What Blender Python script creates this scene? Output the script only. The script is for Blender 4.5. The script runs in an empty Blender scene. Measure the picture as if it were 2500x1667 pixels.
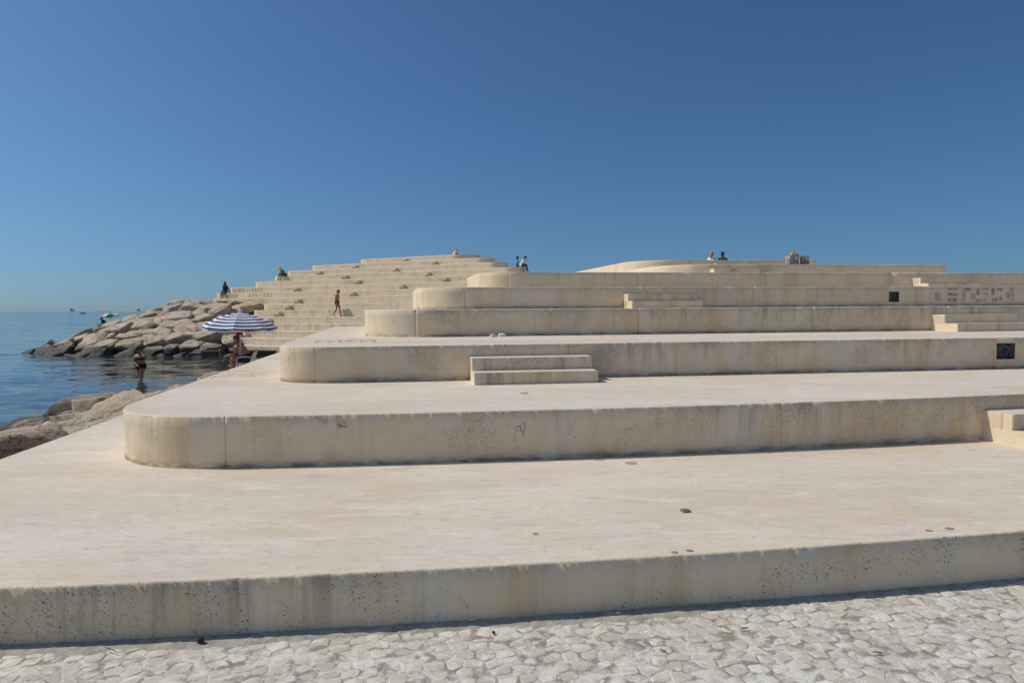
import bpy, bmesh, math, random
import numpy as np
from mathutils import Vector, Matrix, noise as mnoise
from mathutils.geometry import tessellate_polygon

R = math.radians
scene = bpy.context.scene
COL = scene.collection
random.seed(7)

# ------------------------------------------------------------------ camera
EYE = 1.66
cam_d = bpy.data.cameras.new('camera')
cam = bpy.data.objects.new('camera', cam_d)
COL.objects.link(cam)
cam_d.sensor_width = 36.0
cam_d.lens = 24.48
cam_d.clip_start = 0.05
cam_d.clip_end = 30000
CAM_M = Matrix.Translation((0, 0, EYE)) @ Matrix.Rotation(R(90 - 2.72), 4, 'X') @ Matrix.Rotation(R(-0.36), 4, 'Z')
cam.matrix_world = CAM_M
scene.camera = cam

# ------------------------------------------------------------------ sky, sun, exposure
SUN = Vector((-0.83, 0.095, 1.0)).normalized()
SUN_EL = math.asin(SUN.z)
SUN_ROT = math.atan2(SUN.x, SUN.y)
world = bpy.data.worlds.new('World')
scene.world = world
world.use_nodes = True
wt = world.node_tree
wt.nodes.clear()
w_out = wt.nodes.new('ShaderNodeOutputWorld')
w_bg = wt.nodes.new('ShaderNodeBackground')
w_sky = wt.nodes.new('ShaderNodeTexSky')
w_sky.sky_type = 'NISHITA'
w_sky.sun_disc = False
w_sky.sun_elevation = SUN_EL
w_sky.sun_rotation = SUN_ROT
w_sky.altitude = 0
w_sky.air_density = 0.9
w_sky.dust_density = 1.6
w_sky.ozone_density = 8.0
w_bg.inputs['Strength'].default_value = 0.078
# a deep, slightly contrasty southern sky: even grade over the whole dome
w_tc = wt.nodes.new('ShaderNodeTexCoord')
w_add = wt.nodes.new('ShaderNodeVectorMath')
w_add.inputs[1].default_value = (0, 0, 0.05)
w_nrm = wt.nodes.new('ShaderNodeVectorMath')
w_nrm.operation = 'NORMALIZE'
w_gam = wt.nodes.new('ShaderNodeGamma')
w_gam.inputs['Gamma'].default_value = 1.2
w_mul = wt.nodes.new('ShaderNodeMix')
w_mul.data_type = 'RGBA'
w_mul.blend_type = 'MULTIPLY'
w_mul.inputs[0].default_value = 1.0
w_mul.inputs[7].default_value = (0.70, 0.83, 0.81, 1)
wt.links.new(w_tc.outputs['Generated'], w_add.inputs[0])
wt.links.new(w_add.outputs[0], w_nrm.inputs[0])
wt.links.new(w_nrm.outputs[0], w_sky.inputs[0])
wt.links.new(w_sky.outputs[0], w_gam.inputs[0])
wt.links.new(w_gam.outputs[0], w_mul.inputs[6])
wt.links.new(w_mul.outputs[2], w_bg.inputs[0])
wt.links.new(w_bg.outputs[0], w_out.inputs[0])

sun_d = bpy.data.lights.new('sun', 'SUN')
sun_d.energy = 2.85
sun_d.angle = R(0.53)
sun_d.color = (1.0, 0.94, 0.84)
sun = bpy.data.objects.new('sun', sun_d)
sun.rotation_euler = SUN.to_track_quat('Z', 'Y').to_euler()
COL.objects.link(sun)

scene.view_settings.view_transform = 'Standard'
scene.view_settings.look = 'None'
scene.view_settings.gamma = 1.0
scene.view_settings.exposure = 0.0
scene.view_settings.use_curve_mapping = False
scene.render.engine = 'CYCLES'
scene.cycles.max_bounces = 9
scene.cycles.diffuse_bounces = 7
scene.cycles.volume_bounces = 0
scene.cycles.use_denoising = True

# ------------------------------------------------------------------ survey helpers
F_PX = 1700.0
_M3 = CAM_M.to_3x3()


def ray(px, py):
    return _M3 @ Vector(((px - 1250) / F_PX, -(py - 833.5) / F_PX, -1.0))


def at_z(px, py, z):
    """point of the level plane z seen at a photo pixel"""
    d = ray(px, py)
    t = (z - EYE) / d.z
    return Vector((d.x * t, d.y * t, z))


def at_y(px, py, y):
    d = ray(px, py)
    t = y / d.y
    return Vector((d.x * t, y, EYE + d.z * t))


# ------------------------------------------------------------------ object helpers
def tag(o, label=None, cat=None, group=None, kind=None):
    if label: o['label'] = label
    if cat: o['category'] = cat
    if group: o['group'] = group
    if kind: o['kind'] = kind
    return o


def link(name, me, parent=None, mat=None):
    o = bpy.data.objects.new(name, me)
    COL.objects.link(o)
    if mat is not None and me is not None and not me.materials:
        me.materials.append(mat)
    if parent is not None:
        o.parent = parent
    return o


def empty(name, loc=(0, 0, 0), rz=0.0):
    o = bpy.data.objects.new(name, None)
    o.empty_display_size = 0.2
    o.location = loc
    o.rotation_euler = (0, 0, rz)
    COL.objects.link(o)
    return o


def mesh(name, verts, faces, smooth=False):
    me = bpy.data.meshes.new(name)
    me.from_pydata([tuple(v) for v in verts], [], faces)
    if smooth:
        me.polygons.foreach_set('use_smooth', [True] * len(me.polygons))
    me.update()
    return me


def from_bm(name, bm, smooth=False):
    me = bpy.data.meshes.new(name)
    bm.normal_update()
    bm.to_mesh(me)
    bm.free()
    if smooth:
        me.polygons.foreach_set('use_smooth', [True] * len(me.polygons))
    return me


# ------------------------------------------------------------------ material helpers
class NT:
    def __init__(self, name):
        self.m = bpy.data.materials.new(name)
        self.m.use_nodes = True
        self.t = self.m.node_tree
        self.b = self.t.nodes['Principled BSDF']
        self.out = self.t.nodes['Material Output']

    def n(self, typ, **kw):
        nd = self.t.nodes.new(typ)
        for k, v in kw.items():
            setattr(nd, k, v)
        return nd

    def l(self, a, b):
        self.t.links.new(a, b)

    def setin(self, sock, v):
        if isinstance(v, bpy.types.NodeSocket):
            self.l(v, sock)
        else:
            sock.default_value = v

    def coords(self, scale=(1, 1, 1), offset=None, kind='Object'):
        tc = self.n('ShaderNodeTexCoord')
        mp = self.n('ShaderNodeMapping')
        self.l(tc.outputs[kind], mp.inputs['Vector'])
        mp.inputs['Scale'].default_value = scale
        if offset is not None:
            self.setin(mp.inputs['Location'], offset)
        return mp.outputs[0]

    def noise(self, vec, scale=1.0, detail=4.0, rough=0.55, dist=0.0):
        nd = self.n('ShaderNodeTexNoise')
        self.l(vec, nd.inputs['Vector'])
        nd.inputs['Scale'].default_value = scale
        nd.inputs['Detail'].default_value = detail
        nd.inputs['Roughness'].default_value = rough
        nd.inputs['Distortion'].default_value = dist
        return nd.outputs['Fac']

    def voro(self, vec, scale=1.0, feature='F1', rnd=1.0):
        nd = self.n('ShaderNodeTexVoronoi', feature=feature)
        self.l(vec, nd.inputs['Vector'])
        nd.inputs['Scale'].default_value = scale
        nd.inputs['Randomness'].default_value = rnd
        return nd

    def ramp(self, fac, lo, hi, a=0.0, b=1.0, smooth=True):
        nd = self.n('ShaderNodeMapRange')
        nd.interpolation_type = 'SMOOTHSTEP' if smooth else 'LINEAR'
        self.l(fac, nd.inputs['Value'])
        self.setin(nd.inputs['From Min'], lo)
        self.setin(nd.inputs['From Max'], hi)
        nd.inputs['To Min'].default_value = a
        nd.inputs['To Max'].default_value = b
        return nd.outputs[0]

    def math(self, op, a, b=0.0):
        nd = self.n('ShaderNodeMath', operation=op)
        self.setin(nd.inputs[0], a)
        self.setin(nd.inputs[1], b)
        return nd.outputs[0]

    def mix(self, fac, a, b, mode='MIX'):
        nd = self.n('ShaderNodeMix', data_type='RGBA', blend_type=mode)
        self.setin(nd.inputs[0], fac)
        self.setin(nd.inputs[6], (*a, 1) if isinstance(a, tuple) else a)
        self.setin(nd.inputs[7], (*b, 1) if isinstance(b, tuple) else b)
        return nd.outputs[2]

    def sep(self, vec):
        nd = self.n('ShaderNodeSeparateXYZ')
        self.l(vec, nd.inputs[0])
        return nd.outputs

    def bump(self, height, strength=0.3, dist=0.01, normal=None):
        nd = self.n('ShaderNodeBump')
        self.l(height, nd.inputs['Height'])
        nd.inputs['Strength'].default_value = strength
        nd.inputs['Distance'].default_value = dist
        if normal is not None:
            self.l(normal, nd.inputs['Normal'])
        return nd.outputs[0]

    def fin(self, color=None, rough=0.85, normal=None, spec=0.3, metal=0.0):
        if color is not None:
            self.setin(self.b.inputs['Base Color'], (*color, 1) if isinstance(color, tuple) else color)
        self.setin(self.b.inputs['Roughness'], rough)
        self.b.inputs['Specular IOR Level'].default_value = spec
        self.b.inputs['Metallic'].default_value = metal
        if normal is not None:
            self.l(normal, self.b.inputs['Normal'])
        return self.m


def plain(name, col, rough=0.7, var=0.12, scale=14.0, spec=0.3, bump=0.0):
    k = NT(name)
    v = k.coords()
    f = k.noise(v, scale, 4)
    c = k.mix(k.ramp(f, 0.3, 0.7), tuple(x * (1 - var) for x in col), tuple(min(1, x * (1 + var)) for x in col))
    nr = k.bump(k.noise(v, scale * 4, 3), bump, 0.01) if bump else None
    return k.fin(c, rough, nr, spec)


# ------------------------------------------------------------------ materials
def concrete_tread():
    k = NT('concrete_tread')
    oi = k.n('ShaderNodeObjectInfo')
    off = k.math('MULTIPLY', oi.outputs['Random'], 60.0)
    v = k.coords((1, 1, 1), off)
    vs = k.coords((0.5, 1.25, 1), off)
    big = k.noise(vs, 0.75, 6, 0.62, 0.5)
    c = k.mix(k.ramp(big, 0.34, 0.66), (0.80, 0.69, 0.55), (0.715, 0.60, 0.465))
    # broad tan and pinkish staining
    warm = k.noise(vs, 0.55, 7, 0.62, 0.9)
    c = k.mix(k.math('MULTIPLY', k.ramp(warm, 0.47, 0.68), 0.8), c, (0.69, 0.525, 0.355))
    pink = k.noise(k.coords((0.6, 1.6, 1), off), 1.3, 6, 0.65, 0.7)
    c = k.mix(k.math('MULTIPLY', k.ramp(pink, 0.55, 0.7), 0.35), c, (0.70, 0.56, 0.46))
    # worn pale film, trowelled
    pale = k.noise(k.coords((0.9, 3.0, 1), off), 1.9, 7, 0.68, 0.7)
    c = k.mix(k.math('MULTIPLY', k.ramp(pale, 0.50, 0.68), 0.75), c, (0.83, 0.755, 0.655))
    # grey soiling in drawn-out patches
    grey = k.noise(k.coords((0.8, 3.2, 1), off), 2.2, 7, 0.72, 0.6)
    gm = k.noise(v, 0.5, 3)
    c = k.mix(k.math('MULTIPLY', k.ramp(grey, 0.54, 0.70), k.ramp(gm, 0.36, 0.60, 0.15, 0.85)), c, (0.47, 0.425, 0.365))
    # fine mottling and short scuffs
    mot = k.noise(k.coords((6, 17, 1), off), 1.0, 5, 0.7, 0.8)
    c = k.mix(k.ramp(mot, 0.45, 0.72, 0, 0.55), c, (0.52, 0.465, 0.39))
    sc = k.noise(k.coords((4.5, 24.0, 1), off), 1.0, 5, 0.72, 1.4)
    scm = k.noise(v, 1.1, 3)
    c = k.mix(k.math('MULTIPLY', k.ramp(sc, 0.62, 0.69), k.ramp(scm, 0.48, 0.62, 0, 0.75)), c, (0.30, 0.275, 0.235))
    # flattened gum and drops
    for scl, rlo, rmax, amt in ((1.9, 0.30, 0.034, 0.7), (5.0, 0.55, 0.055, 0.6), (13.0, 0.70, 0.085, 0.5)):
        vo = k.voro(v, scl)
        cr = k.n('ShaderNodeSeparateColor')
        k.l(vo.outputs['Color'], cr.inputs[0])
        rad = k.ramp(cr.outputs[0], rlo, 1.0, 0.0, rmax, False)
        spot = k.ramp(k.math('SUBTRACT', rad, vo.outputs['Distance']), 0.0, 0.006 * scl)
        c = k.mix(k.math('MULTIPLY', spot, amt), c, (0.19, 0.175, 0.155))
    fine = k.noise(v, 60, 4, 0.65)
    c = k.mix(k.ramp(fine, 0.35, 0.7, 0, 0.25), c, (0.52, 0.455, 0.37))
    h = k.math('ADD', k.noise(v, 35, 5, 0.65), k.math('ADD', k.math('MULTIPLY', k.noise(v, 3.0, 4), 1.6), k.math('MULTIPLY', mot, 0.6)))
    return k.fin(c, 0.84, k.bump(h, 0.45, 0.007), 0.22)


def concrete_riser(name='concrete_riser', grime=1.0):
    k = NT(name)
    oi = k.n('ShaderNodeObjectInfo')
    off = k.math('MULTIPLY', oi.outputs['Random'], 80.0)
    v = k.coords((1, 1, 1), off)
    raw = k.sep(k.coords())
    z = raw[2]
    big = k.noise(v, 0.9, 6, 0.62)
    c = k.mix(k.ramp(big, 0.32, 0.68), (0.88, 0.72, 0.50), (0.83, 0.685, 0.49))
    # yellowish weathering in vertical bands
    warm = k.noise(k.coords((1.6, 1.6, 0.25), off), 1.1, 6, 0.62, 0.5)
    c = k.mix(k.math('MULTIPLY', k.ramp(warm, 0.47, 0.66), 0.75), c, (0.77, 0.58, 0.33))
    palew = k.noise(k.coords((2.4, 2.4, 0.22), off), 1.3, 5, 0.6, 0.4)
    c = k.mix(k.math('MULTIPLY', k.ramp(palew, 0.54, 0.66), 0.55), c, (0.82, 0.74, 0.61))
    blot = k.noise(v, 3.2, 6, 0.68, 0.3)
    c = k.mix(k.ramp(blot, 0.50, 0.74, 0, 0.45), c, (0.66, 0.54, 0.38))
    # vertical runs of grime from the upper edge
    st = k.noise(k.coords((4.6, 4.6, 0.34), off), 1.0, 7, 0.70, 0.3)
    patch = k.noise(v, 0.42, 3)
    down = k.ramp(z, -0.46, -0.02, 0.12, 1.0)
    sm = k.math('MULTIPLY', k.math('MULTIPLY', k.ramp(st, 0.48, 0.66), k.ramp(patch, 0.40, 0.60)), down)
    c = k.mix(k.math('MULTIPLY', sm, 0.72 * grime), c, (0.33, 0.265, 0.165))
    # rust-brown runs
    ru = k.noise(k.coords((2.1, 2.1, 0.08), off), 1.3, 3, 0.5)
    c = k.mix(k.math('MULTIPLY', k.ramp(ru, 0.66, 0.74), 0.5), c, (0.50, 0.32, 0.17))
    # air holes, clustered
    clus = k.ramp(k.noise(v, 1.5, 6, 0.7), 0.44, 0.66)
    clus = k.math('MULTIPLY', clus, k.ramp(z, -0.46, -0.06, 0.3, 1.0))
    for scl, rmax, thr in ((75.0, 0.42, 0.0), (44.0, 0.33, 0.3), (21.0, 0.19, 0.5)):
        vo = k.voro(v, scl)
        cr = k.n('ShaderNodeSeparateColor')
        k.l(vo.outputs['Color'], cr.inputs[0])
        pick = k.math('SUBTRACT', cr.outputs[0], k.math('SUBTRACT', 0.84, k.math('MULTIPLY', clus, 0.84 * (0.55 + 0.45 * grime))))
        rad = k.ramp(k.math('MULTIPLY', k.ramp(pick, 0.0, 0.25, 0, 1, False), k.ramp(cr.outputs[1], thr, 1.0, 0.15, 1, False)), 0, 1, 0.0, rmax, False)
        hole = k.ramp(k.math('SUBTRACT', rad, vo.outputs['Distance']), 0.0, 0.06)
        c = k.mix(k.math('MULTIPLY', hole, 0.9), c, (0.10, 0.08, 0.05))
    # brown tint and dark speckle for the finest pits, same clusters
    c = k.mix(k.math('MULTIPLY', clus, 0.26 * grime), c, (0.50, 0.385, 0.24))
    spk = k.noise(v, 58, 5, 0.72)
    c = k.mix(k.math('MULTIPLY', k.ramp(spk, 0.53, 0.61), k.math('MULTIPLY', clus, 0.75 * grime)), c, (0.20, 0.16, 0.10))
    # black algae line, broken, low on the face
    bl = k.noise(k.coords((2.5, 2.5, 7.0), off), 1.6, 7, 0.72)
    low = k.ramp(z, -0.45, -0.375, 1.0, 0.0)
    c = k.mix(k.math('MULTIPLY', k.math('MULTIPLY', k.ramp(bl, 0.42, 0.60), low), 0.8), c, (0.13, 0.105, 0.07))
    # brown splash above the algae
    spl = k.noise(k.coords((1.8, 1.8, 3.0), off), 1.4, 6, 0.7)
    c = k.mix(k.math('MULTIPLY', k.math('MULTIPLY', k.ramp(spl, 0.45, 0.65), k.ramp(z, -0.45, -0.28, 1.0, 0.0)), 0.55), c, (0.50, 0.335, 0.18))
    fine = k.noise(v, 70, 4, 0.65)
    c = k.mix(k.ramp(fine, 0.35, 0.7, 0, 0.25), c, (0.66, 0.54, 0.38))
    h = k.math('ADD', k.noise(v, 40, 5, 0.65), k.math('MULTIPLY', k.noise(v, 5.0, 4), 1.4))
    return k.fin(c, 0.88, k.bump(h, 0.5, 0.007), 0.2)


def rock_mat():
    k = NT('limestone_rock')
    oi = k.n('ShaderNodeObjectInfo')
    off = k.math('MULTIPLY', oi.outputs['Random'], 90.0)
    v = k.coords((1, 1, 1), off)
    big = k.noise(v, 1.1, 6, 0.62, 0.4)
    c = k.mix(k.ramp(big, 0.3, 0.7), (0.76, 0.60, 0.41), (0.60, 0.47, 0.325))
    tone = k.ramp(oi.outputs['Random'], 0, 1, 0, 0.6, False)
    dkr = k.ramp(k.math('FRACT', k.math('MULTIPLY', oi.outputs['Random'], 9.7)), 0.6, 1.0, 0, 0.45)
    c = k.mix(dkr, c, (0.40, 0.31, 0.22))
    c = k.mix(tone, c, (0.66, 0.545, 0.41))
    och = k.noise(v, 0.7, 4, 0.6, 0.8)
    c = k.mix(k.math('MULTIPLY', k.ramp(och, 0.6, 0.72), 0.55), c, (0.52, 0.36, 0.18))
    dk = k.noise(v, 3.4, 7, 0.7)
    c = k.mix(k.math('MULTIPLY', k.ramp(dk, 0.52, 0.72), 0.5), c, (0.20, 0.165, 0.125))
    rid = k.noise(k.coords((1, 1, 2.2), off), 1.5, 6, 0.6, 1.2)
    crk = k.ramp(k.math('ABSOLUTE', k.math('SUBTRACT', rid, 0.5)), 0.0, 0.018, 1, 0)
    crk = k.math('MULTIPLY', crk, k.ramp(k.noise(v, 0.8, 3), 0.48, 0.6))
    c = k.mix(k.math('MULTIPLY', crk, 0.6), c, (0.13, 0.105, 0.08))
    # algae and wet band at the waterline
    geo = k.n('ShaderNodeNewGeometry')
    wz = k.math('ADD', k.sep(geo.outputs['Position'])[2], k.math('MULTIPLY', k.noise(v, 1.4, 4), 0.9))
    wet = k.ramp(wz, -0.38, 0.12, 1.0, 0.0)
    c = k.mix(k.math('MULTIPLY', wet, 0.88), c, (0.055, 0.05, 0.033))
    rough = k.ramp(wet, 0, 1, 0.9, 0.55, False)
    h = k.math('ADD', k.noise(v, 9, 8, 0.68), k.math('MULTIPLY', k.noise(k.coords((1, 1, 3), off), 3.0, 6, 0.65), 1.2))
    h = k.math('SUBTRACT', h, k.math('MULTIPLY', crk, 0.9))
    return k.fin(c, rough, k.bump(h, 1.0, 0.11), 0.25)


def water_mat():
    k = NT('sea_water')
    v = k.coords()
    vs = k.coords((0.45, 1.0, 1.0))
    geo = k.n('ShaderNodeNewGeometry')
    p = k.sep(geo.outputs['Position'])
    # shallow over sand in the cove, deeper outside
    near = k.math('ADD', p[0], k.math('MULTIPLY', k.noise(v, 0.09, 3), 8.0))
    shallow = k.math('MULTIPLY', k.ramp(near, -27.0, -12.0), k.ramp(p[1], 60.0, 40.0, 0, 1))
    c = k.mix(shallow, (0.010, 0.052, 0.085), (0.035, 0.05, 0.042))
    band = k.noise(k.coords((0.004, 0.022, 1)), 1.0, 4, 0.6, 0.5)
    c = k.mix(k.math('MULTIPLY', k.ramp(band, 0.42, 0.62), k.ramp(p[1], 50.0, 160.0)), c, (0.028, 0.145, 0.185))
    # wave slopes as a true normal field, so far water keeps its facets
    acc = None
    for scl, det, sx_, amp in ((0.5, 3, 0.4, 0.09), (1.7, 4, 0.45, 0.13), (6.0, 3, 0.6, 0.05)):
        nd = k.n('ShaderNodeTexNoise')
        k.l(k.coords((sx_, 1.0, 1.0)), nd.inputs['Vector'])
        nd.inputs['Scale'].default_value = scl
        nd.inputs['Detail'].default_value = det
        nd.inputs['Distortion'].default_value = 0.4
        sub = k.n('ShaderNodeVectorMath', operation='SUBTRACT')
        k.l(nd.outputs['Color'], sub.inputs[0])
        sub.inputs[1].default_value = (0.5, 0.5, 0.5)
        mul = k.n('ShaderNodeVectorMath', operation='MULTIPLY')
        k.l(sub.outputs[0], mul.inputs[0])
        mul.inputs[1].default_value = (amp * 1.2, amp * 2.4, 0)
        if acc is None:
            acc = mul.outputs[0]
        else:
            ad = k.n('ShaderNodeVectorMath', operation='ADD')
            k.l(acc, ad.inputs[0]); k.l(mul.outputs[0], ad.inputs[1])
            acc = ad.outputs[0]
    chop = k.n('ShaderNodeVectorMath', operation='SCALE')     # sheltered cove, choppier open water
    k.l(acc, chop.inputs[0])
    k.l(k.ramp(p[1], 35.0, 160.0, 0.85, 2.6), chop.inputs['Scale'])
    ad = k.n('ShaderNodeVectorMath', operation='ADD')
    k.l(chop.outputs[0], ad.inputs[0])
    ad.inputs[1].default_value = (0, 0, 1)
    nrm = k.n('ShaderNodeVectorMath', operation='NORMALIZE')
    k.l(ad.outputs[0], nrm.inputs[0])
    nr = nrm.outputs[0]
    k.b.inputs['IOR'].default_value = 1.33
    return k.fin(c, 0.06, nr, 0.5)


def cobble_mat():
    k = NT('limestone_sett')
    oi = k.n('ShaderNodeObjectInfo')
    geo = k.n('ShaderNodeNewGeometry')
    rnd = k.math('FRACT', k.math('ADD', oi.outputs['Random'], geo.outputs['Random Per Island']))
    cmb = k.n('ShaderNodeVectorMath', operation='ADD')
    k.l(geo.outputs['Position'], cmb.inputs[0])
    v = cmb.outputs[0]
    c = k.mix(k.ramp(rnd, 0.0, 1.0, 0, 1, False), (0.70, 0.625, 0.49), (0.53, 0.48, 0.39))
    pk = k.ramp(k.math('FRACT', k.math('MULTIPLY', rnd, 7.3)), 0.75, 1.0)
    c = k.mix(k.math('MULTIPLY', pk, 0.45), c, (0.62, 0.50, 0.39))
    f = k.noise(v, 24, 6, 0.68)
    c = k.mix(k.ramp(f, 0.42, 0.70, 0, 0.6), c, (0.46, 0.42, 0.345))
    g = k.noise(v, 5, 4, 0.6)
    c = k.mix(k.ramp(g, 0.5, 0.7, 0, 0.4), c, (0.45, 0.42, 0.365))
    # lime smeared over edges and faces
    lime = k.noise(v, 7, 7, 0.72, 0.6)
    c = k.mix(k.math('MULTIPLY', k.ramp(lime, 0.49, 0.60), 0.85), c, (0.78, 0.735, 0.65))
    dk = k.noise(v, 38, 5, 0.75, 0.8)
    c = k.mix(k.ramp(dk, 0.62, 0.70, 0, 0.6), c, (0.24, 0.215, 0.18))
    return k.fin(c, 0.8, k.bump(k.math('ADD', f, k.noise(v, 110, 4)), 0.5, 0.005), 0.25)


def ground_mat():
    k = NT('lime_mortar_joint')
    v = k.coords()
    f = k.noise(v, 9, 7, 0.72, 0.5)
    c = k.mix(k.ramp(f, 0.40, 0.60), (0.30, 0.27, 0.225), (0.74, 0.69, 0.605))
    g = k.noise(v, 50, 5, 0.75)
    c = k.mix(k.ramp(g, 0.56, 0.70, 0, 0.75), c, (0.20, 0.18, 0.15))
    return k.fin(c, 0.9, k.bump(k.math('ADD', f, g), 0.6, 0.008), 0.2)


def dirt_mat():
    k = NT('grey_cement_dirt')
    v = k.coords()
    f = k.noise(v, 11, 7, 0.7, 0.3)
    c = k.mix(k.ramp(f, 0.35, 0.65), (0.34, 0.31, 0.265), (0.52, 0.475, 0.405))
    g = k.noise(v, 40, 5, 0.7)
    c = k.mix(k.ramp(g, 0.56, 0.7, 0, 0.7), c, (0.62, 0.57, 0.5))
    return k.fin(c, 0.95, k.bump(k.math('ADD', f, g), 0.8, 0.012), 0.15)


def rubble_mat():
    k = NT('broken_concrete')
    v = k.coords()
    vo = k.voro(v, 16)
    c = k.mix(k.ramp(vo.outputs['Distance'], 0.25, 0.5), (0.40, 0.36, 0.32), (0.26, 0.17, 0.11))
    f = k.noise(v, 9, 5)
    c = k.mix(k.ramp(f, 0.45, 0.6), c, (0.45, 0.44, 0.42))
    return k.fin(c, 0.9, k.bump(vo.outputs['Distance'], 0.9, 0.03), 0.2)


def skin_mat(name, col):
    k = NT(name)
    v = k.coords()
    f = k.noise(v, 9, 4)
    c = k.mix(k.ramp(f, 0.3, 0.7), tuple(x * 0.85 for x in col), tuple(x * 1.12 for x in col))
    k.b.inputs['Subsurface Weight'].default_value = 0.06
    k.b.inputs['Subsurface Radius'].default_value = (0.02, 0.008, 0.004)
    return k.fin(c, 0.5, None, 0.35)


M = {}
M['tread'] = concrete_tread()
M['riser'] = concrete_riser()
M['riser_clean'] = concrete_riser('concrete_riser_upper', 0.35)
M['rock'] = rock_mat()
M['water'] = water_mat()
M['cobble'] = cobble_mat()
M['ground'] = ground_mat()
M['dirt'] = dirt_mat()
M['rubble'] = rubble_mat()
M['skin_tan'] = skin_mat('skin_tanned', (0.42, 0.205, 0.12))
M['skin_dark'] = skin_mat('skin_brown', (0.28, 0.135, 0.08))
M['skin_red'] = skin_mat('skin_sunburnt', (0.46, 0.21, 0.145))
M['black'] = plain('black_cloth', (0.018, 0.018, 0.022), 0.85, 0.3)
M['navy'] = plain('navy_cloth', (0.022, 0.03, 0.06), 0.85, 0.3)
M['hair_dark'] = plain('dark_hair', (0.018, 0.013, 0.010), 0.55, 0.4, 60)
M['hair_grey'] = plain('grey_brown_hair', (0.06, 0.05, 0.042), 0.6, 0.4, 60)
M['hair_blond'] = plain('blond_hair', (0.34, 0.19, 0.07), 0.6, 0.3, 60)
M['white'] = plain('white_cloth', (0.78, 0.77, 0.75), 0.85, 0.05)
M['teal'] = plain('teal_cloth', (0.02, 0.36, 0.46), 0.85, 0.15)
M['pink'] = plain('pink_cloth', (0.80, 0.06, 0.20), 0.8, 0.1)
M['blue'] = plain('blue_cloth', (0.015, 0.06, 0.28), 0.8, 0.15)
M['lime'] = plain('lime_cloth', (0.62, 0.80, 0.03), 0.8, 0.12)
M['charcoal'] = plain('charcoal_cloth', (0.055, 0.055, 0.062), 0.85, 0.2)
M['red'] = plain('red_cloth', (0.62, 0.025, 0.02), 0.8, 0.2)
M['maroon'] = plain('patterned_red_cloth', (0.16, 0.05, 0.055), 0.8, 0.9, 40)
M['plastic'] = plain('white_plastic', (0.78, 0.78, 0.77), 0.35, 0.03, 5, 0.5)
M['pole'] = plain('white_painted_steel', (0.76, 0.76, 0.75), 0.35, 0.03, 5, 0.5)
M['um_blue'] = plain('navy_umbrella_cloth', (0.055, 0.085, 0.22), 0.8, 0.15)
M['um_white'] = plain('white_umbrella_cloth', (0.80, 0.80, 0.80), 0.8, 0.04)
M['um_green'] = plain('green_umbrella_cloth', (0.01, 0.30, 0.14), 0.8, 0.12)
M['grey_metal'] = plain('grey_metal', (0.25, 0.25, 0.25), 0.4, 0.1, 5, 0.5)
M['graffiti'] = plain('black_spray_paint', (0.07, 0.063, 0.056), 0.7, 0.4, 30)
M['graffiti_red'] = plain('faded_red_paint', (0.66, 0.27, 0.24), 0.8, 0.25, 12)
M['ghost_grey'] = plain('painted_over_grey', (0.56, 0.50, 0.42), 0.85, 0.2, 14)
M['ghost_dark'] = plain('faded_dark_paint', (0.34, 0.285, 0.21), 0.85, 0.35, 14)
M['ghost_ochre'] = plain('faded_ochre_paint', (0.60, 0.41, 0.20), 0.85, 0.25, 14)
for _m in ('ghost_grey', 'ghost_dark', 'ghost_ochre', 'graffiti_red', 'graffiti'):
    _t = M[_m].node_tree
    _n = _t.nodes.new('ShaderNodeTexNoise')
    _n.inputs['Scale'].default_value = 11
    _n.inputs['Detail'].default_value = 6
    _n.inputs['Roughness'].default_value = 0.7
    _c = _t.nodes.new('ShaderNodeTexCoord')
    _r = _t.nodes.new('ShaderNodeMapRange')
    _r.inputs['From Min'].default_value = 0.36
    _r.inputs['From Max'].default_value = 0.62
    _r.inputs['To Min'].default_value = 0.8 if _m == 'graffiti' else 0.0
    _r.inputs['To Max'].default_value = 0.95 if _m == 'graffiti' else 0.8
    _t.links.new(_c.outputs['Object'], _n.inputs['Vector'])
    _t.links.new(_n.outputs['Fac'], _r.inputs['Value'])
    _t.links.new(_r.outputs[0], _t.nodes['Principled BSDF'].inputs['Alpha'])
M['dark_box'] = plain('dark_fitting_box', (0.13, 0.14, 0.14), 0.6, 0.6, 20)
M['cable'] = plain('grey_cable', (0.12, 0.14, 0.15), 0.5, 0.2)
M['hull'] = plain('ship_paint', (0.05, 0.055, 0.07), 0.6, 0.1, 0.1)
M['orange'] = plain('orange_filter_paper', (0.72, 0.26, 0.06), 0.7, 0.15, 200)
M['brown'] = plain('dry_brown_husk', (0.07, 0.04, 0.028), 0.85, 0.4, 120, bump=0.6)
M['stain'] = plain('dark_wet_stain', (0.30, 0.275, 0.24), 0.7, 0.2, 20)
M['stain_tan'] = plain('tan_dried_puddle', (0.46, 0.36, 0.24), 0.8, 0.12, 20)
M['lump'] = plain('dark_dried_clump', (0.22, 0.185, 0.145), 0.95, 0.5, 60, bump=0.9)

# ------------------------------------------------------------------ terrace geometry
ZK = lambda k: 0.30 + 0.45 * (k - 1)

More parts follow.
